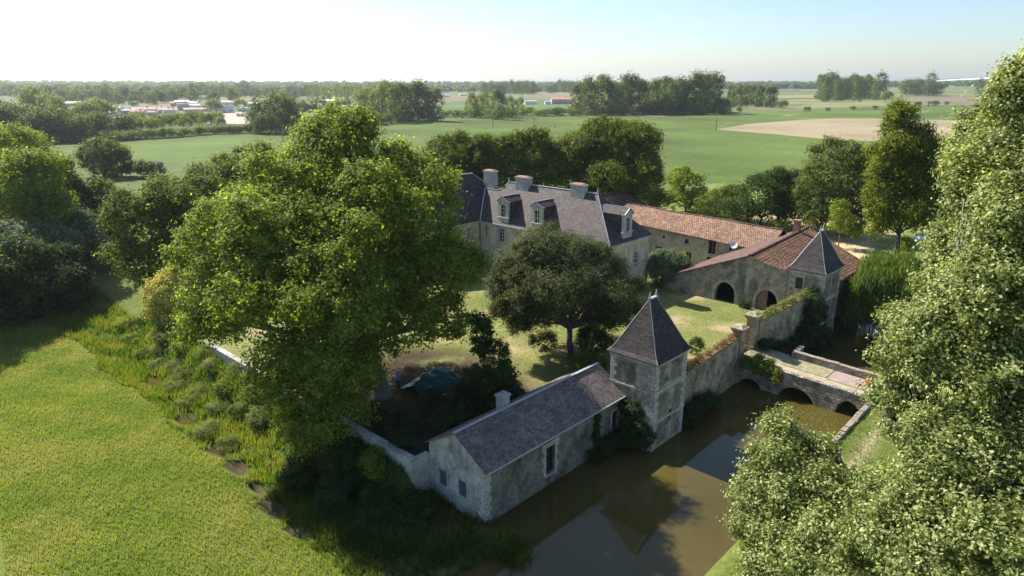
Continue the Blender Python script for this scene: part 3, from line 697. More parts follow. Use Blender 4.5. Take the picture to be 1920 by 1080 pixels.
cp.box(BF + .37, 24.1, -2.8, -2.3, .055, .14); cp.build('coping', M_coping2, root)

# low bank wall on the meadow side of the moat
bw = rampart('bank_wall', 7.95, 17.85, -11.35, -11.35, -1.05, -1.0, -3.6, 'low retaining wall along the grassy bank beside the bridge', .45, M_coping2)
# garden retaining wall to the left of the lodge
gw = empty('garden_wall', UV(-17.5, 8.95, 0), TH, 'pale low garden wall running back from the lodge under the plane tree', 'wall')
m = MB(); m.wall((0, 0, 0), EY, -EX, 0, 32, -3.0, lambda y: .35 + .05 * math.sin(y * 2.3), (), .45, step=.9); m.wall((0, 0, 0), EX, -EY, .45, 1.7, -3.0, .35, (), .4); m.build('wall', M_lb, gw)
m = MB(); [m.box(-.06, .5, i * 1.0, i * 1.0 + .97, .43, .52) for i in range(32)]; m.build('coping', M_lb, gw)

# ---- arched barn (garage) closing the court
root, off = bld('arched_barn', 32.7, 3.0, 'stone barn with two arched carriage doorways and sweeping clay tile roof', 'barn')
PKV, PKZ = 7.55, 6.4
def gtop(y):
    if y > 17.3: return 2.3
    if y > PKV: return PKZ + (2.3 - PKZ) * (y - PKV) / (17.3 - PKV)
    s_ = (PKV - y) / (PKV - 3.0); return PKZ - .95 * (1 - (1 - s_) ** 2.0) if s_ < 1 else PKZ - .95
garch = [(9.0, 11.6, .95, 1.55), (3.75, 6.35, 1.0, 1.6)]
def gbot(y):
    for a, b_, zs, h in garch:
        if a < y < b_: s_ = (y - (a + b_) / 2) / ((b_ - a) / 2); return zs + h * math.sqrt(max(0, 1 - s_ * s_))
    return -.6
brk = [PKV, 17.3] + [x for a in garch for x in (np.cos(np.linspace(math.pi, 0, 13)) * (a[1] - a[0]) / 2 + (a[0] + a[1]) / 2)] + list(np.linspace(3.0, PKV, 9))
m = MB(off); m.wall((32.7, 0, 0), EY, -EX, 3.02, 18.9, gbot, lambda y: gtop(y) - .05, (), .55, brk=brk)
m.wall((0, 18.9, 0), EX, EY, 33.25, 37.0, -.6, 2.2, (), .45); m.wall((0, 17.2, 0), EX, EY, 33.25, 45.6, -.5, 2.2, (), .4)
m.wall((0, -.5, 0), EX, -EY, 38.75, 49, -1.5, 3.6, (), .4); m.wall((52.5, 0, 0), EY, EX, .0, 16.8, -.5, 3.3, (), .4); m.wall((0, 2.6, 0), EX, -EY, 33.3, 52.4, -.5, 3.2, (), .3)
m.build('wall', M_garage, root)
for a, b_, zs, h in garch:
    qa = MB(off); cc = (a + b_) / 2; R0 = (b_ - a) / 2
    for k in range(16):
        t0, t1 = math.pi * k / 16, math.pi * (k + 1) / 16
        qa.hexa([(32.70 - d, cc + (R0 + g) * math.cos(tt), zs + (h + g) * math.sin(tt)) for d in (.003, .045) for g, tt in ((0, t0), (.38, t0), (.38, t1), (0, t1))])
    for y in (a - .38, b_):
        for k in range(4): qa.box(32.655, 32.697, y, y + .38, -.3 + k * .31, -.3 + k * .31 + .29)
    qa.build('arch_ring', M_archstone, root)
qa = MB(off)
for k in range(17): w2 = .30 if k % 2 else .26; qa.box(32.66, 32.697, PKV - w2, PKV + w2, -.2 + k * .36, -.2 + k * .36 + .34)
qa.build('pilaster', M_archstone, root)
m = MB(off); m.box(32.655, 32.698, 12.0, 12.9, .0, 1.9); m.build('blocked_door', M_panel, root)
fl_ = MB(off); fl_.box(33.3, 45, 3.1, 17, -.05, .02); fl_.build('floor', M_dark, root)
dr = MB(off); hA = [(y, gbot(y)) for y in np.linspace(5.12, 6.32, 7)]
for (y0, z0), (y1, z1) in zip(hA, hA[1:]): dr.hexa([(33.0, y0, -.0), (33.07, y0, 0), (33.07, y1 - .012, 0), (33.0, y1 - .012, 0), (33.0, y0, z0 - .05), (33.07, y0, z0 - .05), (33.07, y1 - .012, z1 - .05), (33.0, y1 - .012, z1 - .05)])
dr.build('door', M_oldwood, root)
# roof: long court side slope, short moat side slope with a swept verge
Rf = MB(off); YB = 8.6
Rf.slab([(32.45, 17.6, 2.22), (32.45, PKV, PKZ + .02), (53.2, YB, 6.5), (53.2, 17.6, 2.35)], .14); roof = Rf.build('roof', M_tile3, root)
R2 = MB(off)
prof = [(PKV, PKZ + .02)] + [(y, gtop(y) + .02) for y in np.linspace(PKV - .7, 3.0, 6)]
bk = np.linspace(0, 1, 12)
def rp(i, f):   # i: profile 0..n, f: back 0..1
    n_ = 7; s_ = i / (n_ - 1); yf = PKV + (2.9 - PKV) * s_; zf = gtop(yf) + .02
    yb = YB + (-.9 - YB) * s_; zb_ = 6.5 + (3.7 - 6.5) * s_; xb = 53.2 + (48.5 - 53.2) * s_
    g = min(1, f * 2.2); g = g * g * (3 - 2 * g); x = 32.45 + (xb - 32.45) * f
    return (x, yf + (yb - yf) * f, zf + (zb_ - zf) * max(f, 0) if False else zf * (1 - g) + g * (6.42 + .08 * f + (3.7 - 6.5) * s_ * (.75 + .25 * f)))
for i in range(6):
    for k in range(len(bk) - 1): R2.face([rp(i + 1, bk[k]), rp(i + 1, bk[k + 1]), rp(i, bk[k + 1]), rp(i, bk[k])])
R2.build('roof', M_tile2, root)
R2 = MB(off); R2.slab([(38.7, -.95, 3.6), (48.5, -.95, 3.65), (49.0, 1.2, 4.3), (38.7, 3.0, 4.75)], .1); R2.build('lean_to_roof', M_tile2, root)
ri = MB(off); ri.bar((32.4, PKV, PKZ + .05), (53.2, YB, 6.55), .3, .12); ri.bar((53.2, YB, 6.52), (48.5, -.9, 3.75), .22, .1); ri.build('ridge_tiles', M_tile2, roof)
ch = MB(off); ch.box(49.2, 49.9, 8.3, 9.1, 5.8, 7.9); ch.box(49.1, 50.0, 8.2, 9.2, 7.905, 8.05); ch.build('chimney', M_brick, roof)
ch = MB(off); ch.box(42.4, 43.3, 3.3, 4.3, 4.3, 6.8); ch.build('chimney', M_brick, roof)

# ---- long service range with clay tile roof
root, off = bld('service_range', 45.7, 13.0, 'long two storey stone range with pale clay tile roof linking manor and barn', 'building')
ez = lambda y: 4.25 + (5.25 - 4.25) * (y - 13.7) / 22.0
RH = [(22.6, 23.3, 3.15, 3.85), (18.3, 19.5, 2.25, 4.2), (26.6, 27.0, 3.3, 3.85), (30.2, 30.9, 2.9, 4.4), (15.9, 16.3, 3.2, 3.8), (33.6, 34.0, 3.4, 4.0), (18.3, 19.6, .0, 1.75), (16.3, 17.4, 1.0, 1.75), (22.0, 23.0, .0, 1.9), (27.0, 28.2, .0, 2.0)]
m = MB(off); m.wall((45.7, 0, 0), EY, -EX, 12.8, 35.8, -.6, ez, RH, .5, step=1.2); m.wall((53.2, 0, 0), EY, EX, 12.8, 37.5, -.5, 4.5, (), .5)
m.wall((0, 35.9, 0), EX, EY, 45.7, 53.2, -.5, lambda x: 5.1 + 2 * (1 - abs(x - 49.5) / 3.8), (), .4, brk=(49.5,)); m.build('wall', M_range, root)
for (a, b_, z0, z1) in RH:
    dd = z0 < .2
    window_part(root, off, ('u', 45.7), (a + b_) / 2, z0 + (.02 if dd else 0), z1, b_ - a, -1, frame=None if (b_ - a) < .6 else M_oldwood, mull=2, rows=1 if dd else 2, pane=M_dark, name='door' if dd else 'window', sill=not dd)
Rf = MB(off); N_ = 12; rnd = random.Random(4)
sag = [0] + [-.05 * math.sin(i * 1.1) - .03 * rnd.random() for i in range(1, N_)] + [0]
for i in range(N_):
    y0, y1 = 10.5 + (36.2 - 10.5) * i / N_, 10.5 + (36.2 - 10.5) * (i + 1) / N_
    z0, z1 = ez(y0) - .1, ez(y1) - .1; t0, t1 = 6.42 + (y0 - 11) * .026 + sag[i], 6.42 + (y1 - 11) * .026 + sag[i + 1]
    Rf.face([(45.25, y1, z1), (45.25, y0, z0), (49.5, y0, t0), (49.5, y1, t1)]); Rf.face([(49.5, y1, t1), (49.5, y0, t0), (53.6, y0, z0), (53.6, y1, z1)])
    Rf.face([(45.25, y0, z0), (45.25, y1, z1), (45.25, y1, z1 - .12), (45.25, y0, z0 - .12)])
roof = Rf.build('roof', M_tile, root)
ri = MB(off)
for i in range(52):
    y = 10.5 + i * .494; z = 6.45 + (y - 11) * .026 + np.interp(y, np.linspace(10.5, 36.2, N_ + 1), sag); ri.bar((49.5, y, z), (49.5, y + .46, z + .012), .26, .12)
ri.build('ridge_tiles', M_tile, roof)
dish = empty('satellite_dish', UV(45.6, 15.1, 4.0), TH, 'small white satellite dish fixed to the wall of the service range', 'satellite dish')
m = MB(); cn = Vector((-.55, .25, .25))
nrm_ = Vector((-.7, -.2, .45)).normalized(); xx = nrm_.orthogonal().normalized(); yy = nrm_.cross(xx)
rings = [[cn - nrm_ * (.13 * (1 - (r / .5) ** 2)) + (xx * math.cos(a) + yy * math.sin(a)) * r for a in np.linspace(0, 2 * math.pi, 17)[:-1]] for r in (.05, .2, .36, .5)]
for r0, r1 in zip(rings, rings[1:]):
    for k in range(16): m.face([r0[k], r1[k], r1[(k + 1) % 16], r0[(k + 1) % 16]])
m.face(rings[0]); m.build('reflector', M_white, dish, True); MB().bar((.1, 0, -.1), tuple(cn - nrm_ * .12), .05).build('bracket', M_lead, dish)

# ---- block behind the manor with plum tile roof
root, off = bld('rear_wing', 42, 35, 'plain wing behind the manor with plum coloured tile roof', 'building')
m = MB(off); m.wall((0, 36.3, 0), EX, -EY, 40, 57.4, -.5, 5.2, (), .4); m.wall((57.6, 0, 0), EY, EX, 36.3, 45.2, -.5, 5.2, (), .4); m.wall((0, 45.2, 0), EX, EY, 40, 57.4, -.5, 5.2, (), .4); m.wall((40, 0, 0), EY, -EX, 36.3, 45.2, -.5, 5.2, (), .4); m.build('wall', M_garage, root)
m = MB(off); m.slab([(36.5, 35.8, 5.1), (58.0, 35.8, 5.1), (54.3, 40.7, 8.15), (36.5, 40.7, 8.15)], .1); m.slab([(36.5, 45.6, 5.1), (58, 45.6, 5.1), (54.3, 40.7, 8.15), (36.5, 40.7, 8.15)], .1); m.slab([(58, 35.8, 5.1), (58, 45.6, 5.1), (54.3, 40.7, 8.15)], .1)
roof = m.build('roof', M_tile3, root); m = MB(off); m.bar((36.5, 40.7, 8.2), (54.4, 40.7, 8.2), .25, .1); m.build('ridge_tiles', M_tile3, roof)

# ---- manor house
root, off = bld('manor_house', 24, 21.6, 'pale stone manor house with steep slate roof, stone dormers and three chimneys', 'manor house')
EZ = 6.8
WU = [39.95, 36.7, 33.5, 30.2, 26.9]; mh = []
mh.append((42.65, 43.35, 4.55, 6.3)); mh.append((42.65, 43.35, 1.0, 2.7))
for i, c in enumerate(WU):
    mh.append((c - .55, c + .55, 4.35, 6.25)); mh.append((c - .6, c + .6, .12 if i in (0, 1) else .9, 2.95))
EH = [(25.4, 26.4, 3.0, 4.9), (29.5, 30.5, 3.0, 4.9)]
m = MB(off); m.wall((24, 0, 0), EY, -EX, 21.6, 44.2, -.5, EZ, mh, .5); m.wall((0, 21.6, 0), EX, -EY, 24.5, 33, -.5, EZ, EH, .5)
m.wall((33, 0, 0), EY, EX, 22.1, 52, -.5, EZ, (), .5)
m.build('wall', M_manor, root)
sc_ = MB(off)
quoins(sc_, 24, 21.6, -.2, 6.4, 1, 1, .38); quoins(sc_, 33, 21.6, -.2, 6.4, -1, 1, .38)
sc_.box(23.93, 23.997, 21.6, 44.1, 3.35, 3.55); sc_.box(24.0, 33.05, 21.53, 21.597, 3.35, 3.55)
for c in [43.0] + WU:
    hw = .35 if c == 43.0 else .58
    for sg in (-1, 1):
        for k in range(17):
            z = -.1 + k * .38
            if 3.2 < z < 3.6 or z > 6.1: continue
            ln = (.5 if k % 2 else .3); a, b_ = sorted((c + sg * (hw + .165), c + sg * (hw + .165 + ln - .1))); sc_.box(23.965, 23.997, a, b_, z, z + .36)
sc_.build('quoins', M_quoin, root)
m = MB(off); m.box(23.78, 23.996, 21.4, 44.15, 6.5, 6.68); m.box(23.68, 23.996, 21.3, 44.15, 6.685, 6.82); m.box(24.0, 33.2, 21.3, 21.596, 6.5, 6.8); m.build('cornice', M_quoin, root)
window_part(root, off, ('u', 24), 43.0, 4.55, 6.3, .7, -1, mull=2, rows=4); window_part(root, off, ('u', 24), 43.0, 1.0, 2.7, .7, -1, mull=2, rows=4)
for i, c in enumerate(WU):
    window_part(root, off, ('u', 24), c, 4.35, 6.25, 1.1, -1, mull=2, rows=4)
    window_part(root, off, ('u', 24), c, .12 if i in (0, 1) else .9, 2.95, 1.2, -1, mull=2, rows=4, name='door' if i in (0, 1) else 'window', sill=i > 1, shut=M_white if i in (0, 2) else None)
for c in (25.9, 30.0): window_part(root, off, ('v', 21.6), c, 3.0, 4.9, 1.0, -1, rows=4)
# roof
o_ = .3; zt = 12.05
F0, F1 = (24 - o_, 21.6 - o_, EZ), (24 - o_, 44.25, EZ); RR, RL = (28.5, 26.9, zt), (28.5, 42.7, zt); B0, B1 = (33 + o_, 21.6 - o_, EZ), (33 + o_, 44.25, EZ)
sl_ = (zt - EZ) / 4.8; zl = 10.85; ul = 24 - o_ + (zl - EZ) / sl_
LJ, LK = (ul, 44.6, zl), (57 - ul, 44.6, zl)
Rm = MB(off)
F1 = (24 - o_, 43.93, EZ); VL = 46.55
Rm.face([F1, F0, RR, RL, (ul, 43.6, zl), (ul, VL, zl)]); Rm.face([F0, B0, RR]); Rm.face([B0, B1, (57 - ul, VL, zl), (57 - ul, 43.6, zl), RL, RR]); Rm.face([(ul, 43.6, zl), RL, (57 - ul, 43.6, zl)]); Rm.face([(ul, VL, zl), (ul, 43.6, zl), (57 - ul, 43.6, zl), (57 - ul, VL, zl)])
# underside rim
for a, b_ in ((F1, F0), (F0, B0), (B0, B1)): Rm.face([a, b_, (b_[0], b_[1], EZ - .12), (a[0], a[1], EZ - .12)][::-1])
roof = Rm.build('roof', M_manorslate, root)
fl = MB(off)
fl.bar(np.add(RR, (0, -.1, .04)), np.add(RL, (0, .1, .04)), .26, .1); fl.bar(np.add(F0, (0, 0, .02)), np.add(RR, (0, 0, .02)), .09, .05); fl.bar(np.add(RL, (0, 0, .03)), (ul + .05, 43.4, zl + .12), .1, .06); fl.bar(np.add(F1, (0, 0, .06)), (ul, VL, zl + .06), .16, .06)
fl.bar((ul + .05, 43.4, zl + .08), (ul, VL + .1, zl + .03), .2, .08); fl.bar((23.66, 21.3, 6.84), (23.66, 44.2, 6.84), .14, .08); fl.build('ridge_flashing', M_lead, roof)
for a in ((RR[0], RR[1], zt), (RL[0], RL[1], zt)): MB(off).tube([a, (a[0], a[1], zt + .25), (a[0], a[1], zt + .7)], [.08, .1, .02], 8).build('finial', M_lead, roof)
for (y0, y1, zb, ztp) in ((45.1, 47.2, 9.6, 13.5), (38.4, 40.8, 10.6, 13.15), (28.6, 30.85, 10.4, 13.1)):
    xr = 28.2
    c_ = MB(off); c_.box(xr - .42, xr + .42, y0, y1, zb - .6, ztp - .22); c_.box(xr - .53, xr + .53, y0 - .1, y1 + .1, ztp - .215, ztp - .05)
    cm = c_.build('chimney', M_chim, roof); c_ = MB(off); c_.hexa([(xr - .5, y0 + .05, ztp - .045), (xr + .5, y0 + .05, ztp - .045), (xr + .5, y1 - .05, ztp - .045), (xr - .5, y1 - .05, ztp - .045), (xr - .3, y0 + .3, ztp + .12), (xr + .3, y0 + .3, ztp + .12), (xr + .3, y1 - .3, ztp + .12), (xr - .3, y1 - .3, ztp + .12)]); c_.build('chimney_cap', M_brick, cm)
# dormers: dx = front direction frame
def dormer(org, fx, fo, w_, z0, z1, zp, depth, label=None):
    """org: centre of front on plan, fx along front, fo outward"""
    org = np.array(org, float); fx = np.array(fx, float); fo = np.array(fo, float)
    def Q(a, d, z): q_ = org + fx * a + fo * d; return (q_[0] - off[0], q_[1] - off[1], z)
    def hx(mb, a0, a1, d0, d1, za, zb): p = [Q(a0, d0, za), Q(a1, d0, za), Q(a1, d1, za), Q(a0, d1, za)]; mb.hexa(p + [(q_[0], q_[1], zb) for q_ in p])
    h = w_ / 2; f_ = MB(); ww = .42
    hx(f_, -h, -ww, -.3, 0, z0, z1); hx(f_, ww, h, -.3, 0, z0, z1); hx(f_, -ww, ww, -.3, 0, z0, z0 + .95); hx(f_, -ww, ww, -.3, 0, z1 - .35, z1)
    hx(f_, -h - .12, h + .12, -.3, .14, z0 + .8, z0 + .93); hx(f_, -h - .14, h + .14, -.32, .16, z1 + .003, z1 + .15)
    p = [Q(-h - .1, .12, z1 + .155), Q(h + .1, .12, z1 + .155), Q(0, .12, zp)]; r_ = [Q(-h - .1, -.3, z1 + .155), Q(h + .1, -.3, z1 + .155), Q(0, -.3, zp)]
    f_.face(p); f_.face(r_[::-1]); f_.face([p[0], p[2], r_[2], r_[0]]); f_.face([p[1], r_[1], r_[2], p[2]]); f_.face([p[0], r_[0], r_[1], p[1]])
    dm = f_.build('dormer', M_quoin, roof)
    s_ = MB()
    for sg in (-1, 1):
        a = sg * (h - .02); s_.face([Q(a, -.3, z0), Q(a, -.3, z1 + .1), Q(a, -depth, z1 + .1), Q(a, -depth, z0)])
    s_.build('cheek', M_manorslate, dm)
    r2 = MB(); k = .12
    r2.slab([Q(-h - k, .18, z1 + .14), Q(0, .18, zp + .08), Q(0, -depth - .8, zp + .08), Q(-h - k, -depth, z1 + .14)], .06)
    r2.slab([Q(h + k, .18, z1 + .14), Q(0, .18, zp + .08), Q(0, -depth - .8, zp + .08), Q(h + k, -depth, z1 + .14)], .06)
    r2.build('dormer_roof', M_manorslate, dm)
    g = MB(); g.bar(Q(0, .2, zp + .11), Q(0, -depth, zp + .11), .12, .06); g.bar(Q(-h - k, .2, z1 + .17), Q(0, .2, zp + .1), .1, .05); g.bar(Q(h + k, .2, z1 + .17), Q(0, .2, zp + .1), .1, .05); g.build('flashing', M_lead, dm)
    p_ = MB(); hx(p_, -ww, ww, -.24, -.2, z0 + .95, z1 - .35); p_.build('pane', M_glass, dm)
    w2 = MB(); hx(w2, -.03, .03, -.2, -.15, z0 + .95, z1 - .35); [hx(w2, -ww, ww, -.197, -.155, z0 + .95 + (z1 - z0 - 1.3) * t - .02, z0 + .95 + (z1 - z0 - 1.3) * t + .02) for t in (.02, .34, .66, .98)]; w2.build('window_frame', M_white, dm)
    return dm
dormer((24.05, 39.65), (0, 1), (-1, 0), 1.9, 7.0, 10.0, 10.75, 3.2); dormer((24.05, 33.45), (0, 1), (-1, 0), 1.9, 7.0, 10.0, 10.75, 3.2)
dormer((27.9, 21.65), (1, 0), (0, -1), 1.9, 7.0, 10.0, 10.85, 3.6)
# left wing of the manor
root, off = bld('manor_wing', 13.5, 44.2, 'dark roofed wing at the left end of the manor, half hidden by the plane tree', 'building')
m = MB(off); m.wall((0, 44.25, 0), EX, -EY, 13.7, 23.98, -.5, 6.9, [(21.5, 22.2, 4.4, 6.0), (17.5, 18.5, 4.2, 6.1)], .5); m.wall((13.7, 0, 0), EY, -EX, 44.75, 52.3, -.5, 6.9, (), .5); m.wall((0, 52.3, 0), EX, EY, 13.7, 33.0, -.5, 6.9, (), .5)
m.wall((0, 44.27, 0), EX, -EY, 24.0, 33.0, 6.0, 6.9, (), .4)
m.build('wall', M_manor, root)
for (a, b_, z0, z1) in ((21.5, 22.2, 4.4, 6.0), (17.5, 18.5, 4.2, 6.1)): window_part(root, off, ('v', 44.25), (a + b_) / 2, z0, z1, b_ - a, -1)
m = MB(off); z0 = 6.9; P0, P1, P2, P3 = (13.4, 43.95, z0), (33.3, 43.95, z0), (33.3, 52.6, z0), (13.4, 52.6, z0); T0, T1_ = (17.3, 48.25, 13.15), (26.5, 48.25, 13.05)
m.face([P0, P1, T1_, T0]); m.face([P1, P2, T1_]); m.face([P2, P3, T0, T1_]); m.face([P3, P0, T0])
roof = m.build('roof', M_darkslate, root); m = MB(off); m.bar(T0, T1_, .25, .12); m.bar(T1_, P1, .1, .06); m.build('ridge_flashing', M_lead, roof)
MB(off).tube([T0, (T0[0], T0[1], 13.6), (T0[0], T0[1], 14.0), (T0[0], T0[1], 14.7)], [.12, .14, .2, .04], 8).build('finial', M_white, roof)
MB(off).tube([(23.9, 44.15, .1), (23.9, 44.15, 6.7)], [.06, .06], 8).build('downpipe', M_darkwood, root)
#@@PART3
# ================================================================== VEGETATION
def quadmesh(name, P, tint, m, tri=False):
    """P: (n,4,3) corners"""
    n, k = P.shape[:2]; me = bpy.data.meshes.new(name)
    me.vertices.add(n * k); me.vertices.foreach_set('co', P.astype('f').ravel())
    me.loops.add(n * k); me.loops.foreach_set('vertex_index', np.arange(n * k, dtype='i'))
    me.polygons.add(n); me.polygons.foreach_set('loop_start', (np.arange(n) * k).astype('i'))
    me.update(calc_edges=True)
    a = me.attributes.new('tint', 'FLOAT', 'POINT'); a.data.foreach_set('value', np.repeat(tint, k).astype('f'))
    me.materials.append(m); return me
def unit(v): return v / np.maximum(np.linalg.norm(v, axis=-1, keepdims=True), 1e-9)
def leaf_quads(pos, nrm, size, rs, aspect=.62, hang=False):
    n = len(pos); r = unit(rs.normal(size=(n, 3))); a = unit(np.cross(nrm, r)); b = np.cross(nrm, a)
    if hang: a = unit(r * .3 + np.array([0, 0, -1.])); b = unit(np.cross(nrm, a))
    s = (size * rs.uniform(.6, 1.35, n))[:, None]
    fold = nrm * s * rs.uniform(-.25, .1, n)[:, None]
    return np.stack([pos - a * s * .5, pos - b * s * .5 * aspect + fold, pos + a * s * .5, pos + b * s * .5 * aspect + fold], 1)
def crown(lobes, n, size, seed, clump=.9, cn=None, shell=.8, flat=.7, droop=0, aspect=.62, tvar=.5, up=.55, under=.35, gap=0.0, ray_=.22, sub=0, subr=.42, hang=False):
    """lobes: (cx,cy,cz, rx,ry,rz). leaves sit in many small clumps on the lobes' outer part"""
    rs = np.random.RandomState(seed); L = np.array(lobes, float)
    if sub:
        X = []
        for l in L:
            d = unit(rs.normal(size=(sub, 3))); d[:, 2] = np.where(d[:, 2] < -.35, -d[:, 2], d[:, 2]); f = rs.uniform(.7, .98, (sub, 1)); k = rs.uniform(.7, 1.25, (sub, 1)) * subr
            X.append(np.concatenate([l[:3] + d * l[3:] * f, np.repeat(l[None, 3:], sub, 0) * k], 1))
        L = np.concatenate([np.concatenate([L[:, :3], L[:, 3:] * .86], 1)] + X)
    area = (L[:, 3] * L[:, 4] + L[:, 3] * L[:, 5] + L[:, 4] * L[:, 5]); prob = area / area.sum()
    cn = cn or max(12, int(area.sum() * 4.2 / (clump * clump * 1.4)))
    C = []
    while len(C) < cn:
        k = rs.choice(len(L), cn * 2, p=prob); d = unit(rs.normal(size=(cn * 2, 3))); d[:, 2] = np.where((d[:, 2] < -.3) & (rs.rand(cn * 2) > under), -d[:, 2], d[:, 2])
        rr = np.where(rs.rand(cn * 2) < shell, rs.uniform(.74, 1.04, cn * 2) + (rs.rand(cn * 2) < .22) * rs.uniform(.05, ray_, cn * 2), rs.uniform(.35, .8, cn * 2))
        p = L[k, :3] + d * L[k, 3:] * rr[:, None]
        # drop clumps buried inside another lobe
        q = ((p[:, None, :] - L[None, :, :3]) / L[None, :, 3:]); inside = ((q ** 2).sum(-1) < .5).any(1)
        keep = ~inside | (rs.rand(len(p)) < .12)
        if gap:
            g = np.sin(p[:, 0] * 1.1 + 3 * np.sin(p[:, 2] * .8)) * np.sin(p[:, 1] * 1.3 + 2) * np.sin(p[:, 2] * 1.2 + 1); keep &= g > -1 + gap
        C += [(a, b, c, kk) for (a, b, c), kk in zip(p[keep], k[keep])]
    C = np.array(C[:cn]); cc = C[:, :3]; ck = C[:, 3].astype(int)
    out = unit((cc - L[ck, :3]) / L[ck, 3:])
    w_ = rs.uniform(.5, 1.4, cn); idx = rs.choice(cn, n, p=w_ / w_.sum())
    cs = clump * rs.uniform(.6, 1.25, cn)
    off = rs.normal(size=(n, 3)) * .42; off[:, 2] *= flat
    sp = unit(out + np.array([0, 0, .7]))[idx]; off += sp * (rs.normal(size=n) * .38)[:, None]
    pos = cc[idx] + off * cs[idx][:, None]
    if droop: pos[:, 2] -= droop * np.abs(rs.normal(size=n)) 
    nr = unit(out[idx] * .8 + unit(off) * .5 + np.array([0, 0, up]) + rs.normal(size=(n, 3)) * .55)
    ct = rs.normal(0, .16, cn)
    tint = np.clip(.45 + ct[idx] + rs.normal(0, tvar * .4, n), 0, 1)
    return leaf_quads(pos, nr, size, rs, aspect, hang), tint, cc
def limbs(mb, base, lobes, r0, seed, h0=None, n_sub=3, targets=None, crook=.12, sides=8):
    rs = random.Random(seed); b = Vector(base); L = [Vector(l[:3]) for l in lobes]
    top = sum(L, Vector()) / len(L); h = h0 if h0 else (min(l.z for l in L) - b.z) * .75
    fork = Vector((b.x * .7 + top.x * .3, b.y * .7 + top.y * .3, b.z + h))
    mid = b.lerp(fork, .5) + Vector((rs.uniform(-.2, .2), rs.uniform(-.2, .2), 0)) * r0 * 2
    mb.tube([b - Vector((0, 0, .4)), b + Vector((0, 0, .35)), mid, fork], [r0 * 1.5, r0 * 1.08, r0 * .92, r0 * .8], 10)
    for l, lb in zip(L, lobes):
        s = fork.lerp(mid, rs.uniform(0, .25)); d = l - s; r = r0 * rs.uniform(.38, .55); pts = []; 
        for i in range(6):
            f = i / 5; p = s + d * f; amp = d.length * crook * math.sin(f * math.pi)
            pts.append(p + Vector((rs.uniform(-1, 1), rs.uniform(-1, 1), rs.uniform(.2, 1))) * amp * .6)
        mb.tube(pts, [r * (1 - .75 * i / 5) + .01 for i in range(6)], sides)
        for k in range(n_sub):
            a = pts[rs.choice([2, 3, 4])]; ang = rs.uniform(0, 6.28); e = l + Vector((math.cos(ang) * lb[3], math.sin(ang) * lb[4], rs.uniform(-.3, .45) * min(lb[5], lb[3]))) * rs.uniform(.8, 1.0)
            q = [a, a.lerp(e, .35) + Vector((0, 0, .1 * (e - a).length)), a.lerp(e, .7) + Vector((rs.uniform(-.3, .3), rs.uniform(-.3, .3), .05)), e]
            mb.tube(q, [r * .45, r * .34, r * .22, .02], 5)
def tree(name, label, cat, base, lobes, n, size, m, bark=M_bark, r0=.3, seed=1, group=None, trunk=True, h0=None, n_sub=3, **kw):
    """base: world xyz; lobes in world coordinates"""
    root = empty(name, base, 0, label, cat, group); B = np.array(base, float)
    L = [tuple(np.array(l[:3]) - B) + tuple(l[3:]) for l in lobes]
    Q, tint, cc = crown(L, n, size, seed, **kw)
    addmesh('crown', quadmesh('crown', Q, tint, m), None, root)
    if trunk:
        mb = MB(); limbs(mb, (0, 0, 0), L, r0, seed, h0, n_sub); mb.build('trunk', bark, root, smooth=True)
    return root
def PL(px, py, Y, rpx, rpz=None, ry=None):
    """lobe whose centre lies on the sight line through (px,py) at depth Y; radii given in picture pixels at that depth"""
    c = at(px, py, Y); k = np.linalg.norm(c - CC) / FPX * .97; rx = rpx * k; rz = (rpz or rpx) * k
    return (c[0], c[1], c[2], rx, ry * rx if ry else rx, rz)
_TS = 18 * 1.012 ** np.arange(0, 520)
def ground_pt(px, py, z0=0):
    d = ray(px, py); P = CC[None] + d[None] * _TS[:, None]; g = P[:, 2] - HXY(P[:, 0], P[:, 1]); k = np.where(g < 0)[0]; k = int(k[0]) if len(k) else len(_TS) - 1
    lo, hi = _TS[max(k - 1, 0)], _TS[k]
    for _ in range(18):
        m_ = (lo + hi) / 2; q_ = CC + d * m_
        if q_[2] > H1(q_[0], q_[1]): lo = m_
        else: hi = m_
    q_ = CC + d * hi; return np.array([q_[0], q_[1], H1(q_[0], q_[1])])

# ---- the great plane tree by the garden wall
lob = [PL(636, 300, 57, 78, 74), PL(560, 350, 55, 76, 66), PL(735, 352, 58, 72, 62), PL(790, 400, 57, 90, 80), PL(845, 490, 56, 62, 55), PL(800, 520, 53, 85, 70),
       PL(690, 420, 52, 120, 95), PL(560, 450, 50, 115, 95), PL(430, 450, 52, 90, 75), PL(385, 500, 53, 55, 50), PL(420, 560, 50, 85, 75), PL(400, 610, 49, 55, 45), PL(520, 560, 47, 100, 85),
       PL(640, 560, 46, 105, 85), PL(740, 610, 50, 85, 60), PL(600, 680, 46, 90, 85), PL(540, 730, 47, 60, 80), PL(640, 770, 47, 60, 70), PL(560, 810, 46, 42, 45), PL(680, 690, 50, 42, 50),
       PL(640, 250, 58, 55, 45), PL(738, 284, 59, 20, 24), PL(772, 312, 59, 24, 24), PL(480, 400, 57, 60, 50), PL(840, 600, 52, 42, 42), PL(600, 400, 61, 130, 95), PL(700, 500, 60, 120, 95), PL(480, 520, 58, 90, 80)]
tree('plane_tree', 'huge spreading bright green plane tree in the middle, towering over the court and garden wall', 'tree', (-11.2, 53.6, 0), lob, 290000, .26, LM['plane'], M_palebark, .75, 11, h0=5.5, n_sub=4, clump=.8, tvar=.7, under=.5, gap=.2, shell=.82, sub=6)
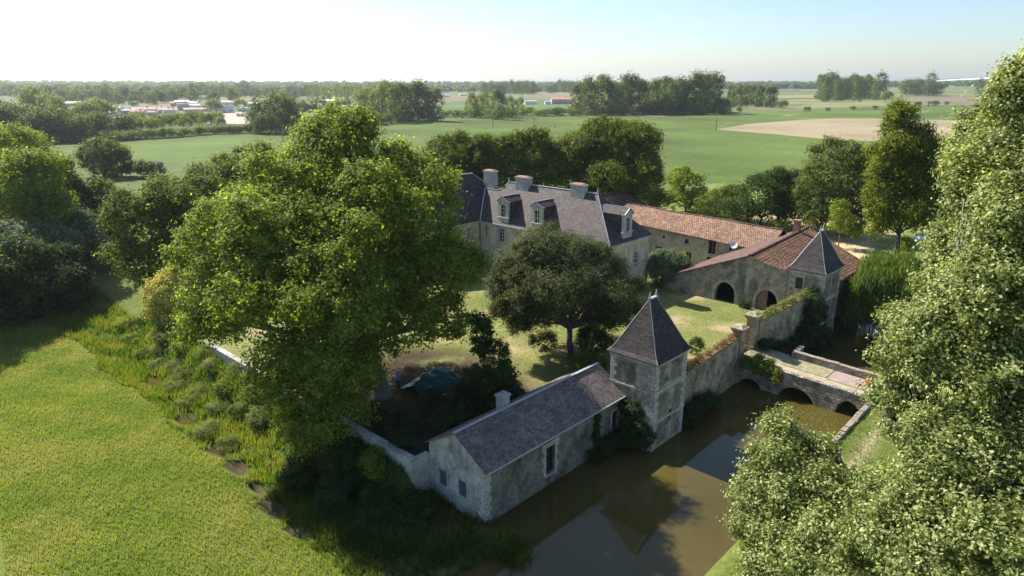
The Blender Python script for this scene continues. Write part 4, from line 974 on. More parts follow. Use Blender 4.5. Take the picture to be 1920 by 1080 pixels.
# ---- foreground plane tree on the right
lob = [PL(1925, 235, 27, 62, 90), PL(1862, 370, 27, 70, 85), PL(1920, 420, 25, 90, 100), PL(1806, 490, 28, 58, 62), PL(1855, 570, 25, 100, 90), PL(1738, 645, 26, 68, 66), PL(1838, 700, 24, 110, 90),
       PL(1722, 745, 26, 44, 42), PL(1940, 600, 24, 80, 110), PL(1822, 835, 23, 80, 66), PL(1900, 860, 22, 115, 100), PL(1665, 980, 24, 90, 55), PL(1478, 880, 27, 64, 50), PL(1446, 950, 26.5, 56, 58), PL(1540, 965, 25, 72, 64),
       PL(1466, 806, 28, 24, 26), PL(1528, 838, 27.5, 30, 22), PL(1560, 1050, 23, 115, 56), PL(1440, 1060, 25, 45, 30), PL(1750, 1000, 21, 135, 90), PL(1920, 1030, 20, 110, 100), PL(1690, 680, 26, 36, 42), PL(1895, 175, 28, 22, 40), PL(1945, 330, 30, 90, 110), PL(1990, 500, 28, 110, 260),
       PL(1404, 1000, 26, 24, 24), PL(1770, 560, 27, 40, 36), PL(1678, 752, 26, 34, 32), PL(1700, 805, 25.5, 34, 28)]
tree('plane_tree', 'pale silvery green plane tree filling the right foreground in front of the bridge end', 'tree', (17.5, 22.5, -1.2), lob, 420000, .148, LM['silver'], M_palebark, .5, 21, h0=8, n_sub=8, clump=.5, tvar=.9, under=.6, gap=.25, shell=.78, sub=6)
# ---- umbrella pine in the court
lob = [PL(1060, 480, 64, 78, 46), PL(985, 510, 63, 60, 48), PL(1130, 505, 64, 55, 42), PL(955, 550, 63, 44, 38), PL(1035, 545, 60, 88, 48), PL(1120, 550, 61, 62, 36), PL(1165, 545, 64, 36, 30), PL(975, 585, 62, 36, 22), PL(1075, 570, 67, 85, 35), PL(1010, 470, 67, 50, 40), PL(950, 588, 62, 36, 22), PL(1010, 590, 60, 44, 26), PL(1145, 580, 63, 42, 26), PL(1000, 560, 60, 55, 30), PL(1085, 590, 66, 50, 22), PL(938, 585, 62, 24, 20), PL(975, 608, 61, 30, 16), PL(1155, 600, 63, 34, 18), PL(1188, 588, 65, 20, 16), PL(1120, 605, 64, 36, 18), PL(1180, 575, 65, 22, 22)]
tree('umbrella_pine', 'broad dark domed umbrella pine standing on the court lawn in front of the manor', 'pine tree', (5.8, 62.1, 0), lob, 170000, .30, LM['pine'], M_pinebark, .33, 31, h0=3.4, n_sub=5, clump=.62, aspect=.22, flat=.9, tvar=.6, shell=.9, under=.15, up=.7, sub=6, subr=.36)
# ---- trees of the court and its edges
def btree(name, label, cat, px, py, Ydef, lobs, n, size, m, zb=None, **kw):
    """several lobes (px,py,dY,r[,rz]) round a base found on the ground under pixel (px,py)"""
    b = ground_pt(px, py) if Ydef is None else None
    if b is None:
        q = at(px, py, Ydef); b = np.array([q[0], q[1], H1(q[0], q[1])])
    L = [PL(a, c, b[1] + d, r, (x[0] if x else r)) for a, c, d, r, *x in lobs]
    return tree(name, label, cat, b, L, n, size, m, **kw)
btree('young_tree', 'slim dark green young tree with open branches between the plane tree and the lodge', 'tree', 915, 752, None, [(905, 618, 1, 22, 26), (925, 660, 0, 30, 24), (900, 650, 1, 20), (935, 700, 0, 34, 26), (905, 715, -1, 28, 24), (890, 600, 2, 18, 16)], 9000, .22, LM['dark'], r0=.10, seed=41, clump=.45, gap=.35, h0=1.0)
btree('small_shrub', 'small dark shrub growing close beside the umbrella pine trunk', 'shrub', 1112, 668, None, [(1110, 638, 0, 30, 26), (1128, 640, 1, 20, 16)], 5000, .18, LM['dark'], trunk=False, seed=43, clump=.4)
btree('small_shrub', 'small grey green bush left of the umbrella pine trunk', 'shrub', 1018, 668, None, [(1018, 640, 0, 26, 20)], 3500, .16, LM['pine'], trunk=False, seed=44, clump=.35)
btree('clipped_bush', 'bright green clipped round bush behind the lodge roof beside the near tower', 'bush', 1098, 712, None, [(1092, 690, 0, 30, 24), (1112, 686, 0, 26, 22)], 12000, .12, LM['box'], trunk=False, seed=45, clump=.3, shell=1, tvar=.3)
b0 = UV(35.2, 19.6, 0); tree('large_shrub', 'rounded grey green shrub beside the right corner of the manor', 'shrub', b0, [(b0[0], b0[1], 2.3, 2.5, 2.5, 2.2), (b0[0] - 1.6, b0[1] + .6, 1.7, 1.9, 1.9, 1.8), (b0[0] + 1.2, b0[1] - .4, 1.8, 1.9, 1.9, 1.9), (b0[0] - .3, b0[1] - 1.4, 1.3, 2.4, 2.0, 1.4), (b0[0] - 1.0, b0[1], 3.1, 1.5, 1.5, 1.4)], 26000, .2, LM['grey'], trunk=False, seed=46, clump=.5)
btree('flowering_shrub', 'yellow flowering shrub at the corner of the low court wall', 'shrub', 1272, 520, None, [(1272, 494, 0, 18, 20)], 3200, .17, LM['yellow'], trunk=False, seed=47, clump=.35)
btree('small_shrub', 'small conical shrub on the lawn edge right of the near tower', 'shrub', 1306, 664, None, [(1306, 648, 0, 13, 15)], 1800, .13, LM['dark'], trunk=False, seed=48, clump=.25)
btree('golden_shrub', 'golden yellow leaved shrub at the left foot of the plane tree', 'shrub', 318, 606, None, [(310, 560, 0, 32, 38), (328, 530, 1, 24, 28), (340, 575, 1, 28, 24), (305, 585, -1, 22, 16)], 20000, .2, LM['yellow'], trunk=False, seed=49, clump=.5, tvar=.6)
# linden row left of the manor, front to back
rowL = [('round linden nearest the golden shrub at the front of the left row', 275, 560, 84, [(285, 440, 0, 62, 70), (265, 490, -2, 45, 40), (300, 500, 0, 50, 50), (310, 400, 1, 50, 50)]),
        ('second linden of the left row behind the plane tree', 350, 560, 90, [(350, 380, 0, 55, 48), (375, 420, 0, 60, 60), (330, 410, 1, 45, 45)]),
        ('third linden of the left row behind the plane tree', 420, 560, 98, [(420, 345, 0, 48, 42), (440, 390, 0, 50, 60), (400, 360, 1, 40, 40)]),
        ('farthest linden of the left row beside the top of the plane tree', 490, 560, 106, [(480, 325, 0, 42, 38), (510, 320, 3, 36, 34), (470, 360, 0, 48, 45)])]
for i, (lb, px, py, Y, ls) in enumerate(rowL):
    btree('linden_tree', lb, 'tree', px, py, Y, ls, 26000, .34, LM['lime'], r0=.4, seed=60 + i, group='lindens in the left row', clump=.85, sub=6, h0=2.5)
rowR = [('linden right behind the dark wing roof of the manor', 850, 118, [(850, 305, 0, 46, 40), (875, 292, 3, 38, 34), (840, 330, -4, 44, 44), (870, 345, 0, 50, 40)]),
        ('linden rising behind the leftmost manor chimney', 925, 120, [(920, 290, 0, 48, 36), (940, 325, -2, 50, 44), (905, 335, 0, 50, 44)]),
        ('linden rising behind the middle manor chimney', 1000, 122, [(1000, 286, 0, 52, 36), (980, 318, -2, 50, 44), (1020, 328, 0, 50, 46)]),
        ('linden rising behind the right manor chimney', 1075, 124, [(1075, 286, 0, 50, 36), (1060, 325, -2, 54, 48), (1095, 335, 0, 50, 46)]),
        ('tallest broad domed linden at the right end of the row behind the manor', 1150, 124, [(1140, 268, 0, 58, 40), (1180, 310, 0, 62, 58), (1110, 300, 0, 50, 50), (1160, 350, -3, 76, 54), (1212, 345, 2, 38, 54), (1200, 385, 0, 48, 34), (1140, 370, 0, 70, 40), (1170, 300, 0, 70, 60)])]
for i, (lb, px, Y, ls) in enumerate(rowR):
    btree('linden_tree', lb, 'tree', px, 400, Y, ls, 38000 if i < 4 else 80000, .34, LM['lime'], r0=.4, seed=70 + i, group='lindens behind the manor', clump=.85, sub=6, h0=3)
# mixed trees right of the manor and behind the barn
btree('bushy_tree', 'fresh green bushy tree at the field edge right of the big domed linden', 'tree', 1285, 396, None, [(1285, 345, 0, 32, 26), (1270, 374, -1, 30, 24), (1305, 378, 0, 28, 24)], 14000, .36, LM['plane'], r0=.2, seed=80, clump=.7, sub=5)
btree('orchard_tree', 'low round dark tree behind the middle of the service range roof', 'tree', 1350, 412, None, [(1350, 380, 0, 34, 28), (1378, 374, 1, 30, 26), (1360, 398, 0, 40, 18), (1335, 392, 0, 26, 22)], 10000, .34, LM['lime'], r0=.2, seed=81, clump=.7, sub=5)
btree('orchard_tree', 'taller dark tree behind the service range, left of the loose olive tree', 'tree', 1425, 425, None, [(1420, 365, 0, 44, 36), (1450, 350, 2, 34, 28), (1400, 396, -1, 38, 26), (1470, 384, 0, 32, 34), (1440, 402, 0, 44, 24)], 18000, .34, LM['dark'], r0=.25, seed=82, clump=.7, sub=5)
btree('dark_tree', 'dark bushy tree squeezed between the orchard tree and the loose olive tree', 'tree', 1490, 425, None, [(1485, 350, 3, 32, 30), (1500, 385, 0, 38, 38), (1480, 400, 0, 34, 24)], 11000, .34, LM['dark'], r0=.2, seed=84, clump=.7, sub=5)
btree('loose_tree', 'loose olive green tree with open crown behind the barn', 'tree', 1575, 440, None, [(1560, 325, 0, 52, 46), (1545, 380, 0, 50, 40), (1600, 340, 2, 38, 46), (1610, 390, 0, 40, 42), (1565, 290, 2, 34, 26), (1575, 410, 0, 56, 28), (1530, 400, 0, 34, 30)], 40000, .36, LM['wood'], r0=.3, seed=83, clump=.7, sub=5, gap=.2)
btree('slender_tree', 'slender young tree standing on the sandy path behind the far tower', 'tree', 1572, 464, None, [(1575, 395, 0, 16, 18), (1582, 412, 0, 20, 12), (1570, 428, 0, 16, 10)], 3600, .26, LM['plane'], r0=.09, seed=85, clump=.45, h0=2.6)
btree('swamp_cypress', 'tall feathery conifer with twin bare trunks on the lawn right of the far tower', 'conifer', 1676, 497, None, [(1692, 232, 0, 26, 30), (1700, 275, 0, 44, 34), (1665, 300, 0, 34, 40), (1735, 290, 1, 36, 34), (1700, 335, 0, 66, 40), (1655, 370, -1, 32, 50), (1745, 350, 1, 38, 44), (1700, 395, 0, 62, 36), (1650, 420, -1, 22, 34), (1735, 410, 0, 36, 30), (1720, 365, 0, 56, 44), (1680, 330, 0, 44, 40)], 70000, .34, LM['conifer'], r0=.36, seed=86, clump=.8, sub=5, gap=.15, h0=5, flat=1.0, bark=M_pinebark)
b0 = UV(45, -3.5, -1); _w = [(44, -3.5, 2.6, 2.6, 2.2), (47.5, -4.2, 3.2, 3.0, 2.2), (42.2, -4.0, 1.4, 1.9, 2.3), (51, -4.5, 2.8, 2.6, 2.2), (44.5, -6.0, .8, 2.4, 2.4), (48, -7.0, 1.0, 2.6, 2.6), (41.2, -3.2, .2, 1.4, 1.8), (52, -7.5, .8, 2.4, 2.4), (45.5, -8.0, -.6, 1.8, 1.8), (49.5, -9.0, -.2, 2.0, 2.0)]
tree('willow_tree', 'weeping willow hanging over the moat beside the far tower', 'willow', b0, [tuple(UV(q[0] - 1.8, q[1], q[2])) + (q[3], q[3], q[4]) for q in _w], 60000, .8, LM['willow'], r0=.3, seed=87, h0=2, clump=.6, droop=.6, aspect=.13, flat=1.6, up=.3, sub=6, subr=.4, hang=True)
# trees on the far garden behind the big conifer and around
for i, (lb, px, py, ls) in enumerate([
    ('small sapling on the sandy path left of the big conifer', 1608, 458, [(1608, 436, 0, 10, 13)]),
    ('low yellow green shrub at the path edge behind the barn chimney', 1465, 436, [(1462, 422, 0, 20, 9)]),
    ('green bush beside the tall conifer trunks', 1700, 487, [(1696, 462, 0, 10, 18)])]):
    btree('garden_shrub', lb, 'shrub', px, py, None, ls, 2200, .24, LM['plane'], trunk=False, seed=90 + i, clump=.4)
# ---- dark wood at the left
LW = [('tall pale crowned tree at the left picture edge behind the wood', 40, 122, [(40, 285, 0, 50, 38), (20, 330, 0, 60, 50), (75, 325, 2, 34, 36), (30, 380, 0, 50, 40)], 'plane', 30000),
      ('bright topped tree of the left wood above the dark front trees', 50, 96, [(50, 345, 0, 46, 44), (15, 390, 0, 56, 50), (88, 385, 0, 34, 40), (50, 430, 0, 56, 44)], 'plane', 34000),
      ('dark tree at the front left of the wood', 20, 80, [(15, 500, 0, 56, 52), (60, 545, 0, 46, 40), (-5, 565, 0, 56, 40), (50, 578, 0, 46, 22), (-30, 520, 0, 60, 60)], 'dark', 44000),
      ('dark leaning tree at the front of the left wood beside the meadow', 110, 84, [(100, 515, 0, 40, 40), (128, 540, -1, 32, 34), (110, 568, -1, 50, 26), (145, 552, 0, 18, 22)], 'dark', 24000),
      ('grey green shaggy tree between the dark front trees of the wood', 75, 88, [(75, 470, 0, 38, 34), (40, 460, 1, 40, 34), (105, 470, 1, 30, 26)], 'grey', 20000),
      ('windblown grey leaved tree in the middle of the left wood', 165, 97, [(160, 458, 0, 34, 28), (140, 435, 1, 32, 30), (178, 485, 0, 26, 24), (145, 495, 0, 38, 24)], 'grey', 17000),
      ('olive green tree behind the windblown grey one', 115, 110, [(115, 350, 0, 34, 34), (138, 385, 0, 36, 34), (105, 405, 0, 38, 36), (130, 425, 0, 38, 28)], 'wood', 22000),
      ('round dark tree on the meadow side of the left wood', 195, 112, [(192, 405, 0, 34, 36), (175, 375, 0, 30, 30), (206, 432, 0, 22, 28), (162, 410, 0, 32, 36), (190, 455, 0, 34, 20)], 'lime', 26000)]
btree('woodland_tree', 'single tree of the left wood reaching in from outside the frame, known by its shadow', 'tree', -105, 400, 72, [(-105, 520, 0, 50, 50), (-105, 575, 0, 44, 36)], 12000, .34, LM['dark'], r0=.3, seed=99, clump=.95)
for i, (lb, px, Y, ls, mk, n) in enumerate(LW):
    btree('woodland_tree', lb, 'tree', px, 400, Y, ls, n, .34 if Y < 90 else .38, LM[mk], r0=.35, seed=100 + i, group='trees of the left wood', clump=.85, sub=6, gap=.2, h0=3)
btree('lone_tree', 'round dark lone tree on the left edge of the green field', 'tree', 196, 332, None, [(195, 295, 0, 36, 28), (180, 305, 0, 24, 24), (212, 302, 0, 24, 24)], 14000, .55, LM['lime'], r0=.4, seed=110, clump=1.3)
for i, (px, py, r, lb) in enumerate([(250, 331, 14, 'small dark bush right of the lone round tree'), (272, 334, 16, 'rounded bush at the field edge, between a dark and a pale bush'), (292, 330, 13, 'pale grey bush at the field edge, rightmost of three')]):
    btree('field_bush', lb, 'bush', px, py, None, [(px, py - r, 0, r, r * .8)], 2600, .5, LM['grey' if i == 2 else 'lime'], trunk=False, seed=115 + i, clump=.9)

# ---- climbers and bank plants
def patch(name, label, cat, pts, r, n, size, m, seed, base=None, **kw):
    """leaves round a string of points given in court axes (u,v,z)"""
    W_ = [UV(*p) for p in pts]; b = base if base is not None else W_[-1]
    return tree(name, label, cat, b, [(q[0], q[1], q[2], r, r, r * 1.15) for q in W_], n, size, m, trunk=False, seed=seed, **kw)
patch('ivy', 'dark ivy climbing the waterside corner of the near tower', 'ivy', [(.0, 1.8, .2), (-.15, 2.3, -.8), (.0, 1.2, -1.1), (-.2, 2.6, -1.9), (-.1, 1.0, -2.2), (.0, .5, -1.6), (-.3, 2.0, -2.7), (.1, 2.8, .2)], .62, 9000, .17, LM['ivy'], 120, clump=.35)
patch('ivy', 'dark ivy mass over the rampart corner under the farther tower', 'ivy', [(31.5, -.6, 2.4), (32.6, -.9, 1.6), (31.0, -.8, 1.0), (32.8, -1.3, .2), (31.2, -1.0, -.4), (30.0, -.6, -.8), (32.8, -1.6, -1.4), (31.0, -1.3, -1.9), (29.4, -1.0, -2.0), (33.6, -1.9, -2.4), (28.2, -.5, -1.6), (32.8, .0, 2.9)], .95, 16000, .2, LM['ivy'], 121, clump=.45)
patch('bank_shrub', 'dark waterside shrub at the foot of the near rampart wall', 'shrub', [(7.2, .4, -2.0), (8.4, .3, -1.7), (9.7, .2, -2.1), (10.9, .3, -2.3), (6.2, .3, -2.5)], .8, 8000, .17, LM['ivy'], 122, clump=.35)
patch('bank_shrub', 'dark bush on the lodge waterline below its small right window', 'shrub', [(-3.0, 2.7, -2.4), (-2.0, 2.6, -2.1), (-1.0, 2.5, -2.0), (-.6, 2.2, -2.5), (-4.2, 2.8, -2.7)], .6, 5500, .16, LM['ivy'], 123, clump=.3)
patch('climbing_plant', 'narrow climbing plant on the lodge wall between its two windows', 'climber', [(-3.4, 3.15, .4), (-3.4, 3.15, -.3), (-3.5, 3.1, -1.0), (-3.3, 3.05, -1.7)], .3, 1800, .15, LM['ivy'], 124, clump=.2)
patch('bank_plants', 'light green plants spilling over the bridge flank beside the gate pier', 'plants', [(17.8, -1.3, -.7), (17.7, -2.0, -1.1), (17.75, -2.6, -1.5), (17.7, -2.5, -.8), (17.75, -.4, -.5), (17.8, .3, -.3), (17.7, -.9, -1.0), (17.7, .5, -.8), (18.1, -.6, -.1), (18.1, -1.8, -.3)], .45, 8000, .15, LM['plane'], 125, clump=.3)
patch('bank_plants', 'dry brown grass tuft hanging over the bridge wall before the parapet', 'plants', [(17.8, -2.9, -.8), (17.75, -3.0, -1.4), (17.75, -2.7, -1.8)], .33, 2600, .16, LM['dry'], 126, clump=.25, aspect=.15)
patch('wall_plants', 'rusty dried plants along the top of the near rampart wall', 'plants', [(u, 1.4 + (u - 5) * .024, 1.75 + (u - 5) * .022) for u in np.arange(6, 17.4, .8)], .34, 6000, .15, LM['dry'], 127, clump=.25, aspect=.25)
patch('wall_plants', 'green and straw coloured plants on top of the higher rampart wall', 'plants', [(u, 1.1 - (u - 21) * .068, 3.0 + (u - 21) * .033) for u in np.arange(21.6, 33, .9)], .36, 6500, .16, LM['sedge'], 128, clump=.28, aspect=.3)
patch('bank_shrub', 'dark bush at the foot of the right gate pier beside the track', 'shrub', [(21.2, .2, .2), (22.0, .1, .1), (22.8, -.1, -.2), (24.2, -.3, -.8), (26.0, -.5, -1.0)], .62, 5000, .16, LM['ivy'], 129, clump=.3)
patch('doorway_plant', 'small plant at the barn wall between the two carriage arches', 'plants', [(32.2, 7.7, .3), (32.1, 7.2, .2)], .4, 1200, .14, LM['dark'], 130, clump=.25)
patch('doorway_plant', 'straw coloured weeds in front of the right carriage arch', 'plants', [(31.8, 4.2, .4), (31.2, 3.2, .5), (30.5, 2.5, .5)], .4, 1500, .14, LM['sedge'], 131, clump=.25, aspect=.3)
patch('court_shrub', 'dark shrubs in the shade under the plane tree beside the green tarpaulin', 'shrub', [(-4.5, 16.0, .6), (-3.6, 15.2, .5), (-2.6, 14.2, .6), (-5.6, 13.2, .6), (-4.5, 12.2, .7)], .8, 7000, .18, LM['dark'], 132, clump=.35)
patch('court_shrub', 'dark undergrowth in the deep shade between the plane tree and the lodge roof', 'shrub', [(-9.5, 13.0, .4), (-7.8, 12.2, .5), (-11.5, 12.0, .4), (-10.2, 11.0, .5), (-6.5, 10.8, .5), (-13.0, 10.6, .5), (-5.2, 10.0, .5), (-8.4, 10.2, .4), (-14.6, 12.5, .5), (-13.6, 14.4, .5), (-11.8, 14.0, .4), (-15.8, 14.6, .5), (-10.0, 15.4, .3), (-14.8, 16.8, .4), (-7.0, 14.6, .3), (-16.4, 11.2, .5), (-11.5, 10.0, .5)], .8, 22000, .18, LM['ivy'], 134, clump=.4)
patch('bank_bush', 'bright yellow green bush on the near bank at the bottom of the picture', 'bush', [(-8.9, -12.4, -.4), (-8.2, -12.9, -.1), (-7.4, -12.4, -.3), (-7.5, -13.4, .2), (-6.5, -13.0, .1), (-9.4, -13.2, -.3)], .75, 8000, .14, LM['box'], 133, clump=.35)
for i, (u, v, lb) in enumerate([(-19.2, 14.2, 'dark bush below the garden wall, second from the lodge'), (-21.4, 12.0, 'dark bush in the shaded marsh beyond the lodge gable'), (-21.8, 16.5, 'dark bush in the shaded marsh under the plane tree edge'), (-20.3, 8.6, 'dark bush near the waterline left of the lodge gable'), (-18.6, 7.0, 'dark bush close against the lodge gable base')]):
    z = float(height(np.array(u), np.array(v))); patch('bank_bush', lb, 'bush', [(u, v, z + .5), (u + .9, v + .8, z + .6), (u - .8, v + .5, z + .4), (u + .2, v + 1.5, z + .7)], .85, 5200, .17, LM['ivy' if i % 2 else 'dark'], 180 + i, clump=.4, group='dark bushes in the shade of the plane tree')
for i, (u, v, lb) in enumerate([(-18.8, 11.5, 'light green bush below the garden wall, nearest the lodge'), (-19.3, 20.5, 'light green bush below the middle of the garden wall'), (-20.0, 26.5, 'grey green bush below the far part of the garden wall, under the crown edge')]):
    z = float(height(np.array(u), np.array(v))); patch('bank_bush', lb, 'bush', [(u, v, z + .5), (u + .4, v + .8, z + .6)], .8, 3200, .16, LM['plane' if i < 2 else 'sedge'], 140 + i, clump=.35, group='bushes under the garden wall')
for i, (px, py) in enumerate([(400, 690), (445, 700), (385, 668), (330, 730), (355, 760), (410, 770), (380, 820), (470, 715), (300, 690), (342, 712), (372, 742), (332, 690), (300, 660), (398, 808), (425, 838), (350, 700)]):
    b = ground_pt(px, py, -2.7); tree('sedge_tussock', 'x', 'tussock', b, [(b[0], b[1], b[2] + .25, .95, .95, .5)], 2600, .26, LM['sedge'], trunk=False, seed=150 + i, clump=.4, aspect=.12, group='pale sedge tussocks in the marsh')

for i, (px, py) in enumerate([(250, 640), (275, 668), (310, 640), (345, 655), (425, 735), (455, 775), (235, 615), (480, 740)]):
    b = ground_pt(px, py); tree('marsh_bush', 'x', 'bush', b, [(b[0], b[1], b[2] + .3, 1.1, .9, .5), (b[0] + .8, b[1] + .5, b[2] + .2, .9, .7, .4)], 2600, .17, LM[('plane', 'reed', 'box')[i % 3]], trunk=False, seed=170 + i, clump=.35, group='leafy marsh bushes among the reeds')

# ---- grass, reeds and litter nobody could count
def blades(name, cand, h, w_, m, seed, lean=.35, kind='stuff'):
    rs = np.random.RandomState(seed); n = len(cand); x, y, z = cand.T
    a = rs.rand(n) * 6.283; hh = h * rs.uniform(.45, 1.25, n); ww = w_ * rs.uniform(.6, 1.4, n)
    dx, dy = np.cos(a) * ww / 2, np.sin(a) * ww / 2; lx, ly = rs.normal(0, lean, n) * hh + .12 * hh, rs.normal(0, lean, n) * hh - .1 * hh
    P = np.stack([np.stack([x - dx, y - dy, z - .05], -1), np.stack([x + dx, y + dy, z - .05], -1), np.stack([x + lx, y + ly, z + hh], -1)], 1)
    t = np.clip(.45 + .28 * wob(x, y, .8) + .22 * wob(x, y, 5.) + .25 * wob(x + 9, y, 13.) + rs.normal(0, .16, n), 0, 1)
    return tag(addmesh(name, quadmesh(name, P, t, m)), kind=kind)
def scatter(n, x0, x1, y0, y1, test, seed):
    rs = np.random.RandomState(seed); x = rs.uniform(x0, x1, n); y = rs.uniform(y0, y1, n); u, v = toUV(x, y); z = height(u, v); k = test(x, y, u, v, z, rs)
    return np.stack([x, y, z], -1)[k]
infr = lambda x, y: (np.abs(x) < y * .80 + 3)
LM['meadow'] = leafmat('meadow_grass', ((.11, .165, .022), (.16, .22, .034), (.27, .29, .08)), .4, big=.22, bigcol=(.27, .265, .09))
c1 = scatter(700000, -75, -5, 24, 115, lambda x, y, u, v, z, rs: infr(x, y) & (z > -2.6) & (u < np.where(v > 9, -23.6, -20) + .4 * wob(x, y, .7)) & (pool(u + .5, v + .5) < .3) & (rs.rand(len(x)) < np.clip(55 / y, 0, 1) ** 1.3), 1)
tag(blades('meadow_grass', c1, .30, .06, LM['meadow'], 2), 'tall yellow green meadow grass left of the stream', 'grass')
c2 = scatter(420000, -62, -5, 35, 110, lambda x, y, u, v, z, rs: (z < -.4) & (z > -3.05) & (u > -24.9 + .7 * wob(x, y, 1.5)) & (u < -17.5) & (v > 7.5) & (v < 80) & (rs.rand(len(x)) < np.clip(.7 + .7 * wob(x, y, .8), .1, 1)) & (pool(u + .9, v + .9) < .3) & (pool(u, v) < .3), 3)
cu, cv = toUV(c2[:, 0], c2[:, 1]); dk_ = cv < 17 + 2.5 * wob(c2[:, 0], c2[:, 1], 1.2); c2d = c2[dk_]; c2 = c2[~dk_]  # reeds in the shaded part are split off for the darkened weed colour
tag(blades('reed_bed', c2, .62, .10, LM['reed'], 4, .2), 'vivid green iris and reed bed between stream and garden wall', 'reeds')
c3 = scatter(110000, -30, 6, 33, 60, lambda x, y, u, v, z, rs: (z < -2.2) & (z > -3.15) & (u > -25.5) & (u < -15.5) & (v < 9.5) & (rs.rand(len(x)) < np.clip(.55 + .6 * wob(x, y, .9), 0, 1)), 5)
LM['weed'] = leafmat('shade_darkened_weed', ((.02, .04, .008), (.05, .085, .012), (.12, .16, .03)), .35)  # leaf colour darkened, putting the plane tree's shade into the weeds
tag(blades('bank_weeds', np.concatenate([c3, c2d]), .6, .12, LM['weed'], 6, .4), 'weeds on the bank at the lodge gable, coloured dark for its shade', 'weeds')
c4 = scatter(60000, 0, 45, 20, 62, lambda x, y, u, v, z, rs: (v < -11.6) & (z > -2.7) & (rs.rand(len(x)) < .9), 7)
tag(blades('bank_grass', c4, .22, .07, LM['reed'], 8), 'short grass on the bank beyond the moat', 'grass')
c5 = scatter(150000, -16, 45, 44, 92, lambda x, y, u, v, z, rs: (np.abs(z) < .02) & (u > -17) & (v > 1.8) & (u < 32) & (v < 44) & (np.hypot(u + 12, v - 18) > 11) & (np.minimum(np.abs(u - 25), 9) > 1) & (wob(x, y, 1.6) < .45) & ~((v < 8.9) & (u < .6)) & ~((u < 5.5) & (v < 5)) & ~((u > 23.6) & (v > 21.3)), 9)
LM['lawn'] = leafmat('lawn_grass', ((.14, .17, .045), (.21, .24, .07), (.32, .30, .13)), .3)
tag(blades('lawn_grass', c5, .09, .07, LM['lawn'], 10), 'short dry mown grass of the court', 'grass')
# fallen leaves and duckweed on the moat
rs = np.random.RandomState(77); n = 900; u = 15.5 + rs.normal(0, 1.4, n); v = -6.0 + rs.normal(0, 2.6, n); k = (u < 17.7) & (v > -10.8) & (v < .5); u, v = u[k], v[k]
P_ = UV(0, 0, 0)[None] + np.stack([u * E1[0] + v * E2[0], u * E1[1] + v * E2[1], np.full(len(u), -2.992)], -1)
Q = leaf_quads(P_, np.tile([0, 0, 1.], (len(u), 1)), .14, rs); Q[:, :, 2] = -2.99
tag(addmesh('floating_leaves', quadmesh('floating_leaves', Q, rs.rand(len(u)), LM['sedge'])), 'scum of floating leaves before the bridge arches', 'leaves', kind='stuff')

# ================================================================== FAR COUNTRY
def proto_tree(name, m, lobes, n, size, seed, **kw):
    Q, t, c = crown(lobes, n, size, seed, **kw)
    rs = np.random.RandomState(seed)
    me = quadmesh(name, Q, t, m)
    # tapered stem in the same small mesh
    return me
FT = {}
for kd, mk, lb_, n, s in (
    ('poplar', 'far', [(0, 0, .58, .2, .2, .38), (.05, .03, .3, .2, .2, .26), (-.04, 0, .8, .13, .13, .18), (0, 0, .13, .22, .22, .14)], 2200, .042),
    ('poplarlight', 'farlight', [(0, 0, .58, .22, .22, .36), (.06, 0, .75, .15, .15, .2), (-.07, .03, .35, .2, .2, .24), (0, 0, .13, .2, .2, .13)], 2000, .042),
    ('column', 'far', [(0, 0, .5, .12, .12, .46), (0, 0, .34, .13, .13, .3)], 1600, .034),
    ('round', 'far', [(0, 0, .52, .42, .42, .4), (.2, .1, .42, .32, .32, .32), (-.2, -.1, .6, .3, .3, .28), (0, 0, .2, .4, .4, .2)], 2400, .062),
    ('roundwood', 'wood', [(0, 0, .52, .4, .4, .4), (.22, .1, .45, .3, .3, .32), (-.2, .1, .6, .28, .28, .3), (0, 0, .2, .38, .38, .2)], 2400, .062),
    ('roundlight', 'farlight', [(0, 0, .55, .42, .42, .38), (.2, -.1, .5, .3, .3, .3), (-.25, .1, .5, .26, .26, .26)], 2200, .062),
    ('bush', 'far', [(0, 0, .45, .6, .5, .45), (.3, .1, .4, .4, .4, .36)], 1500, .085),
    ('bushlight', 'farlight', [(0, 0, .45, .6, .5, .42), (-.3, .1, .35, .42, .4, .36)], 1500, .085)):
    FT[kd] = [proto_tree('far_' + kd, LM[mk], lb_, n, s, 200 + i * 7 + len(kd), clump=s * 2.2, ray_=.12, sub=4 if 'pop' not in kd and 'col' not in kd else 0) for i in range(3)]
frs = random.Random(9)
def far_tree(kd, px, pybase, hpx, group, name='tree', wide=1.0, label='x', cat='tree'):
    p = ground_pt(px, pybase); D = np.linalg.norm(p - CC); h = hpx * D / FPX
    o = bpy.data.objects.new(name, frs.choice(FT[kd])); COL.objects.link(o); o.location = (p[0], p[1], p[2] - .03 * h); o.rotation_euler = (0, 0, frs.uniform(0, 6.28))
    wide *= .8 if 'poplar' in kd else 1.0; o.scale = (h * wide, h * wide, h); return tag(o, label, cat, group)
def row(kd, x0, x1, y0, y1, h0, h1, n, group, name, wide=1.0, cat='tree', jy=2, kinds=None):
    for i in range(n):
        f = (i + .5) / n + frs.uniform(-.25, .25) / n; k = kd if not kinds else frs.choice(kinds)
        far_tree(k, x0 + (x1 - x0) * f, y0 + (y1 - y0) * f - frs.uniform(0, jy), (h0 + (h1 - h0) * f) * frs.uniform(.84, 1.14), group, name, wide * frs.uniform(.9, 1.15), cat=cat)
